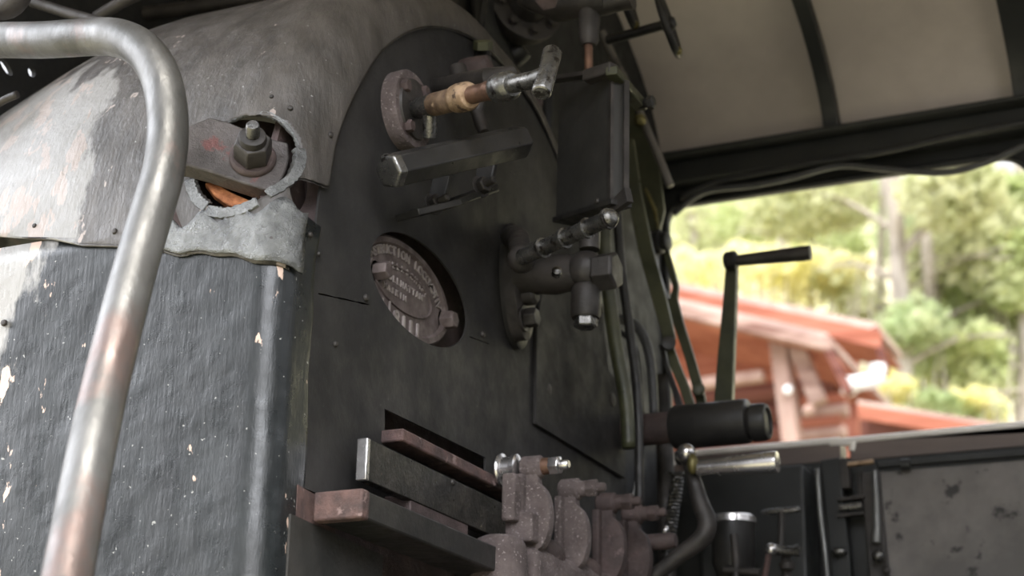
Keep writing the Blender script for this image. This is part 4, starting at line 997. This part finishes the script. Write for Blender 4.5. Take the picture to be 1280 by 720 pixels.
# log wall: individual logs as relief in one mesh
mb = MB(); zt_, x0_, x1_ = W(900, 480, 13.2).z, W(600, 500, 13.2).x, W(1040, 500, 13.2).x
for i in range(26): mb.tube([V((x0_, 13.35, zt_ - .085 - i*.17)), V((x1_, 13.35, zt_ - .085 - i*.17))], .095, 12)
mb.build('log_wall', 'dark_logs', hs)
for k, (x, y) in enumerate(((1058, 498), (1060, 512), (1052, 526), (1058, 540), (1048, 554), (1056, 568))):
    p = W(x, y, 12.9); mb = MB(); mb.tube([p - AX*.35, p], .055, 12); mb.build('log_end', 'pale_wood' if k % 2 else 'red_boards', hs)
mb = MB(); mb.beam(W(974, 425, 12.3), W(1002, 640, 12.3), .13, .13, AY); mb.build('porch_post', 'pale_wood', hs, bevel=.01)
mb = MB(); mb.beam(W(996, 432, 12.3), W(1024, 505, 12.3), .12, .12, AY); mb.build('brace', 'roof_boards', hs, bevel=.01)
mb = MB(); mb.beam(W(860, 482, 12.4), W(955, 470, 12.4), .1, .08); mb.build('beam', 'pale_wood', hs, bevel=.01)
for (x, y, r) in ((985, 487, .035), (1011, 513, .045)):
    mb = MB(); mb.sphere(W(x, y, 12.15), r, 14); mb.build('lamp_globe', 'white_pipe' if r < .04 else 'pale_wood', hs)
dsp = thing('downspout', 'white gutter downspout elbow at the corner of the house eaves', 'downspout', W(1062, 480, 12.2), None)
mb = MB(); mb.tube([W(1062, 486, 12.6), W(1064, 480, 12.4), W(1070, 479, 12.3), W(1085, 477, 12.3), W(1094, 474, 12.3), W(1097, 466, 12.3), W(1097, 456, 12.3)], .058, 18, smooth=4); mb.build('pipe', 'white_pipe', dsp)
mb = MB(); mb.tube([W(1061, 473, 12.5), W(1061, 492, 12.5)], .058, 18); mb.build('socket', 'white_pipe', dsp)
# low shed to the right
sh = thing('shed', 'low red shed with orange eave board to the right of the house', 'shed', V((W(1160,540,12).x, 12.4, -LIFT)))
def board2(name, pA, pB, Y0, Y1, th, mt):
    a, b = W(*pA, Y0), W(*pB, Y0); mb = MB(); dn = V((0,0,-th)); vs = [a, b, b+dn, a+dn]; vs += [v + AY*(Y1-Y0) for v in vs]
    mb.add(vs, [(0,1,2,3), (7,6,5,4), (0,4,5,1), (1,5,6,2), (2,6,7,3), (3,7,4,0)]); return mb.build(name, mt, sh)
board2('roof', (1072, 500), (1290, 535), 11.9, 14.5, .05, 'roof_tin')
board2('eave_board', (1072, 505), (1290, 541), 11.88, 11.93, .10, 'red_boards')
p = [W(x, y, 12.3) for x, y in ((1075, 512), (1285, 545), (1285, 900), (1075, 900))]; mb = MB(); k = 4
mb.add(p + [v + AY*.1 for v in p], [(0,1,2,3), (7,6,5,4), (0,4,5,1), (1,5,6,2), (2,6,7,3), (3,7,4,0)]); mb.build('wall', 'dark_logs', sh)

# ================================================================== outside: hillside, trees
mb = MB(); g = []; rnd = random.Random(3)
def hz(x, y): return max(-LIFT, -LIFT + max(0, y-14.5)*.72) + (.25*math.sin(x*.9+y)*min(1, max(0, (y-14)/4)))
for j in range(45):
    y = -8 + j*1.25; g.append([V((-26 + i*1.2, y, hz(-26+i*1.2, y) if y < 40 else hz(0, 40))) for i in range(40)])
grid_add(mb, g); struct(mb.build('ground', 'hill_soil', smooth=180))
def leaves(mb, c, rad, n, size, rnd):
    for _ in range(n):
        while True:
            v = V((rnd.uniform(-1,1), rnd.uniform(-1,1), rnd.uniform(-1,1)))
            if .25 < v.length < 1: break
        p = c + V((v.x*rad[0], v.y*rad[1], v.z*rad[2])); a = V((rnd.gauss(0,1), rnd.gauss(0,1), rnd.gauss(0,1))).normalized(); b = a.orthogonal().normalized()
        s_ = size*rnd.uniform(.5, 1.3); c2 = a.cross(b)
        mb.add([p - b*s_, p + c2*s_*.55, p + b*s_, p - c2*s_*.55], [(0,1,2,3)])
def tree(lab, px, pyb, Y, trunk_r, lean, clumps, mt, height_px=-60, cat='tree', nb=5, leafn=420, size=.09, group='trees on the hillside'):
    base = W(px, pyb, Y); z0_ = hz(base.x, Y) - .1; top = W(px + lean, height_px, Y)
    t = thing('tree', lab, cat, V((base.x, Y, z0_)), group); rnd = random.Random(int(px*7+Y*13))
    P = [V((base.x, Y, z0_)) * (1-k/6) + top*(k/6) + V((rnd.uniform(-.05,.05), 0, 0)) for k in range(7)]
    mb = MB(); mb.tube(P, [trunk_r*(1.15-.09*k) for k in range(7)], 14, smooth=3); mb.build('trunk', 'bark', t)
    for k in range(nb):
        f = rnd.uniform(.25, .9); s_ = P[0]*(1-f) + P[-1]*f; d = V((rnd.choice((-1,1))*rnd.uniform(.6,1.6), rnd.uniform(-.6,.3), rnd.uniform(-.1,.9)))
        mb = MB(); mb.tube([s_, s_ + d*.5 + V((0,0,.08)), s_ + d + V((0,0,-.1))], [trunk_r*.32, trunk_r*.2, .012], 8, smooth=3); mb.build('branch', 'bark', t)
    if clumps:
        mb = MB()
        for (x, y, rx, rz) in clumps: c = W(x, y, Y + rnd.uniform(-.5,.6)); leaves(mb, c, (m(rx, c), m(rx, c)*.7, m(rz, c)), int(leafn*rx*rz/1600), size, rnd)
        mb.build('foliage', mt, t, smooth=0)
    return t
def bush(lab, px, py, Y, rx, rz, mt, n=500, size=.08, twigs=6, grp='bushes on the hillside'):
    Y += 1.6; n = int(n*1.15)
    c = W(px, py, Y); zb = hz(c.x, Y); t = thing('bush', lab, 'bush', V((c.x, Y, zb)), grp); rnd = random.Random(int(px*3+py))
    mb = MB(); base = V((c.x, Y, min(zb, c.z-.2)))
    for k in range(twigs): e_ = c + V((rnd.uniform(-1,1)*m(rx,c), rnd.uniform(-.4,.4), rnd.uniform(-.3,1)*m(rz,c))); mb.tube([base, (base+e_)/2 + V((rnd.uniform(-.2,.2),0,.1)), e_], [.03,.02,.008], 7, smooth=3)
    mb.build('stems', 'bark', t)
    mb = MB()
    for k in range(7):
        cc = c + V((rnd.uniform(-.6,.6)*m(rx,c), rnd.uniform(-.4,.4), rnd.uniform(-.6,.6)*m(rz,c))); leaves(mb, cc, (m(rx,c)*.55, .5, m(rz,c)*.5), n//7, size, rnd)
    mb.build('foliage', mt, t, smooth=0)
tree('thick pale trunk rising right of the crank grip', 1140, 600, 18.0, .115, -46, [(1010, 250, 90, 50), (1190, 240, 70, 50)], 'leaf_pale', nb=7)
tree('slimmer pale trunk standing right of the thick pale one', 1192, 560, 19.0, .085, -62, [(1230, 300, 60, 70), (1160, 330, 40, 60)], 'leaf_pale', nb=6)
tree('leafy green tree filling the far right of the window', 1262, 640, 19.0, .10, 10, [(1230, 400, 70, 60), (1270, 330, 60, 60), (1200, 460, 70, 50), (1270, 260, 50, 50)], 'leaf_green', nb=4, leafn=650)
tree('slender tree behind the tip of the crank grip', 1012, 560, 21.0, .07, -20, [(960, 270, 70, 40), (1040, 310, 50, 50)], 'leaf_green', nb=6)
tree('thin tree left of the crank arm', 872, 560, 21.0, .08, -14, [(865, 300, 40, 70), (890, 350, 50, 40)], 'leaf_pale', nb=5, size=.07)
tree('thin tree right above the crank grip', 952, 560, 22.5, .06, -14, [(930, 250, 70, 30), (900, 290, 50, 30)], 'leaf_green', nb=5)
tree('narrow tree between the two pale trunks', 1168, 560, 22.0, .06, -20, [(1150, 290, 60, 60), (1175, 380, 60, 50)], 'leaf_dark', nb=5)
tree('bare grey tree with many side branches right of the thick pale trunk', 1195, 560, 19.2, .05, -60, [], 'leaf_pale', nb=14)
tree('bare grey tree with drooping branches above the house roof', 1085, 560, 18.6, .045, 10, [], 'leaf_pale', nb=14)
tree('bare slanting grey tree behind the crank arm', 930, 560, 19.5, .04, 60, [], 'leaf_pale', nb=12)
bush('bright yellow bush behind the crank arm', 960, 345, 16.5, 60, 32, 'leaf_yellow', 480)
bush('yellow bush above the house ridge', 1040, 345, 16.8, 45, 24, 'leaf_yellow', 420)
bush('small yellow bush left of the crank arm', 880, 335, 17.5, 35, 20, 'leaf_yellow', 260)
bush('yellow autumn shrub right of the downspout', 1120, 485, 15.5, 35, 18, 'leaf_yellow', 260)
bush('yellow shrub low at the right end of the shed roof', 1235, 505, 16.0, 40, 16, 'leaf_yellow', 300)
bush('yellow bush at the right edge of the window', 1258, 320, 17.5, 34, 22, 'leaf_yellow', 200)
bush('green bush behind the house roof corner', 1140, 420, 16.5, 60, 38, 'leaf_dark', 700)
bush('broad green bush right of the house', 1215, 450, 17.0, 70, 40, 'leaf_green', 900)
bush('green bush on the slope above the shed', 1190, 520, 16.0, 70, 18, 'leaf_dark', 450)
bush('pale bush beyond the middle of the house roof', 1075, 375, 17.0, 50, 30, 'leaf_pale', 420)
bush('yellow leaved sapling high between the pale trunks', 1165, 255, 18.5, 26, 18, 'leaf_yellow', 140)
bush('small yellow sapling above the right end of the crank grip', 990, 275, 18.5, 30, 16, 'leaf_yellow', 150)
bush('green thicket high on the slope left of the trunks', 1060, 250, 22.0, 70, 40, 'leaf_green', 500, .10)
bush('pale thicket high on the slope behind the crank grip', 930, 290, 23.0, 90, 40, 'leaf_pale', 600, .10)
bush('green thicket at the top right of the window', 1220, 240, 22.0, 70, 40, 'leaf_pale', 600, .10)

# ================================================================== light
SKY0, SKY_A, SKY_B = .72, 5.0, 6.0
sc = bpy.context.scene
w = bpy.data.worlds.new('sky'); sc.world = w; w.use_nodes = True
nt = w.node_tree; bg = nt.nodes['Background']
tc = nt.nodes.new('ShaderNodeTexCoord'); sxyz = nt.nodes.new('ShaderNodeSeparateXYZ'); cr = nt.nodes.new('ShaderNodeValToRGB')
nt.links.new(tc.outputs['Generated'], sxyz.inputs[0]); nt.links.new(sxyz.outputs[2], cr.inputs[0])
cr.color_ramp.elements[0].color = (.64, .63, .64, 1); cr.color_ramp.elements[1].color = (.93, .97, 1.05, 1); cr.color_ramp.elements[1].position = .6
# two brighter sky areas added on the near side to light the boiler
tot = None
for d_, a_, b_, k_ in (((-.86, -.30, .42), .84, .99, SKY_A), ((.42, -.84, .34), .90, .99, SKY_B)):
    dt = nt.nodes.new('ShaderNodeVectorMath'); dt.operation = 'DOT_PRODUCT'; nt.links.new(tc.outputs['Generated'], dt.inputs[0]); dt.inputs[1].default_value = V(d_).normalized()
    mr = nt.nodes.new('ShaderNodeMapRange'); mr.interpolation_type = 'SMOOTHSTEP'; mr.inputs[1].default_value = a_; mr.inputs[2].default_value = b_; mr.inputs[3].default_value = 0; mr.inputs[4].default_value = k_
    nt.links.new(dt.outputs['Value'], mr.inputs[0])
    ad = nt.nodes.new('ShaderNodeMath'); ad.operation = 'ADD'; nt.links.new(mr.outputs[0], ad.inputs[0])
    if tot is None: ad.inputs[1].default_value = SKY0
    else: nt.links.new(tot, ad.inputs[1])
    tot = ad.outputs[0]
nt.links.new(tot, bg.inputs[1])
nt.links.new(cr.outputs[0], bg.inputs[0])
sun = bpy.data.objects.new('sun', bpy.data.lights.new('sun', 'SUN')); col.objects.link(sun)
sun.data.energy = 2.5; sun.data.angle = D(12); sun.data.color = (1, .95, .86)
sun.rotation_euler = V((-.35, .55, -1.0)).to_track_quat('-Z', 'Y').to_euler()

# ================================================================== camera
cam = bpy.data.objects.new('camera', bpy.data.cameras.new('camera')); col.objects.link(cam)
# world directions of the camera axes
right = V((cX.x, cY.x, cZ.x)); down = V((cX.y, cY.y, cZ.y)); fwd = V((cX.z, cY.z, cZ.z))
mat3 = Matrix((right, -down, -fwd)).transposed(); cam.matrix_world = mat3.to_4x4()
cam.data.sensor_width = 36; cam.data.lens = F/1280*36; cam.data.clip_start = .05; cam.data.clip_end = 300
cam.data.dof.use_dof = True; cam.data.dof.focus_distance = 2.60; cam.data.dof.aperture_fstop = 4.0
sc.camera = cam
for o in list(col.objects):
    if o.parent is None and o.type != 'LIGHT': o.location.z += LIFT
sc.view_settings.view_transform = 'Standard'; sc.view_settings.look = 'None'; sc.view_settings.gamma = 1; sc.view_settings.use_curve_mapping = False
sc.view_settings.exposure = 1.1
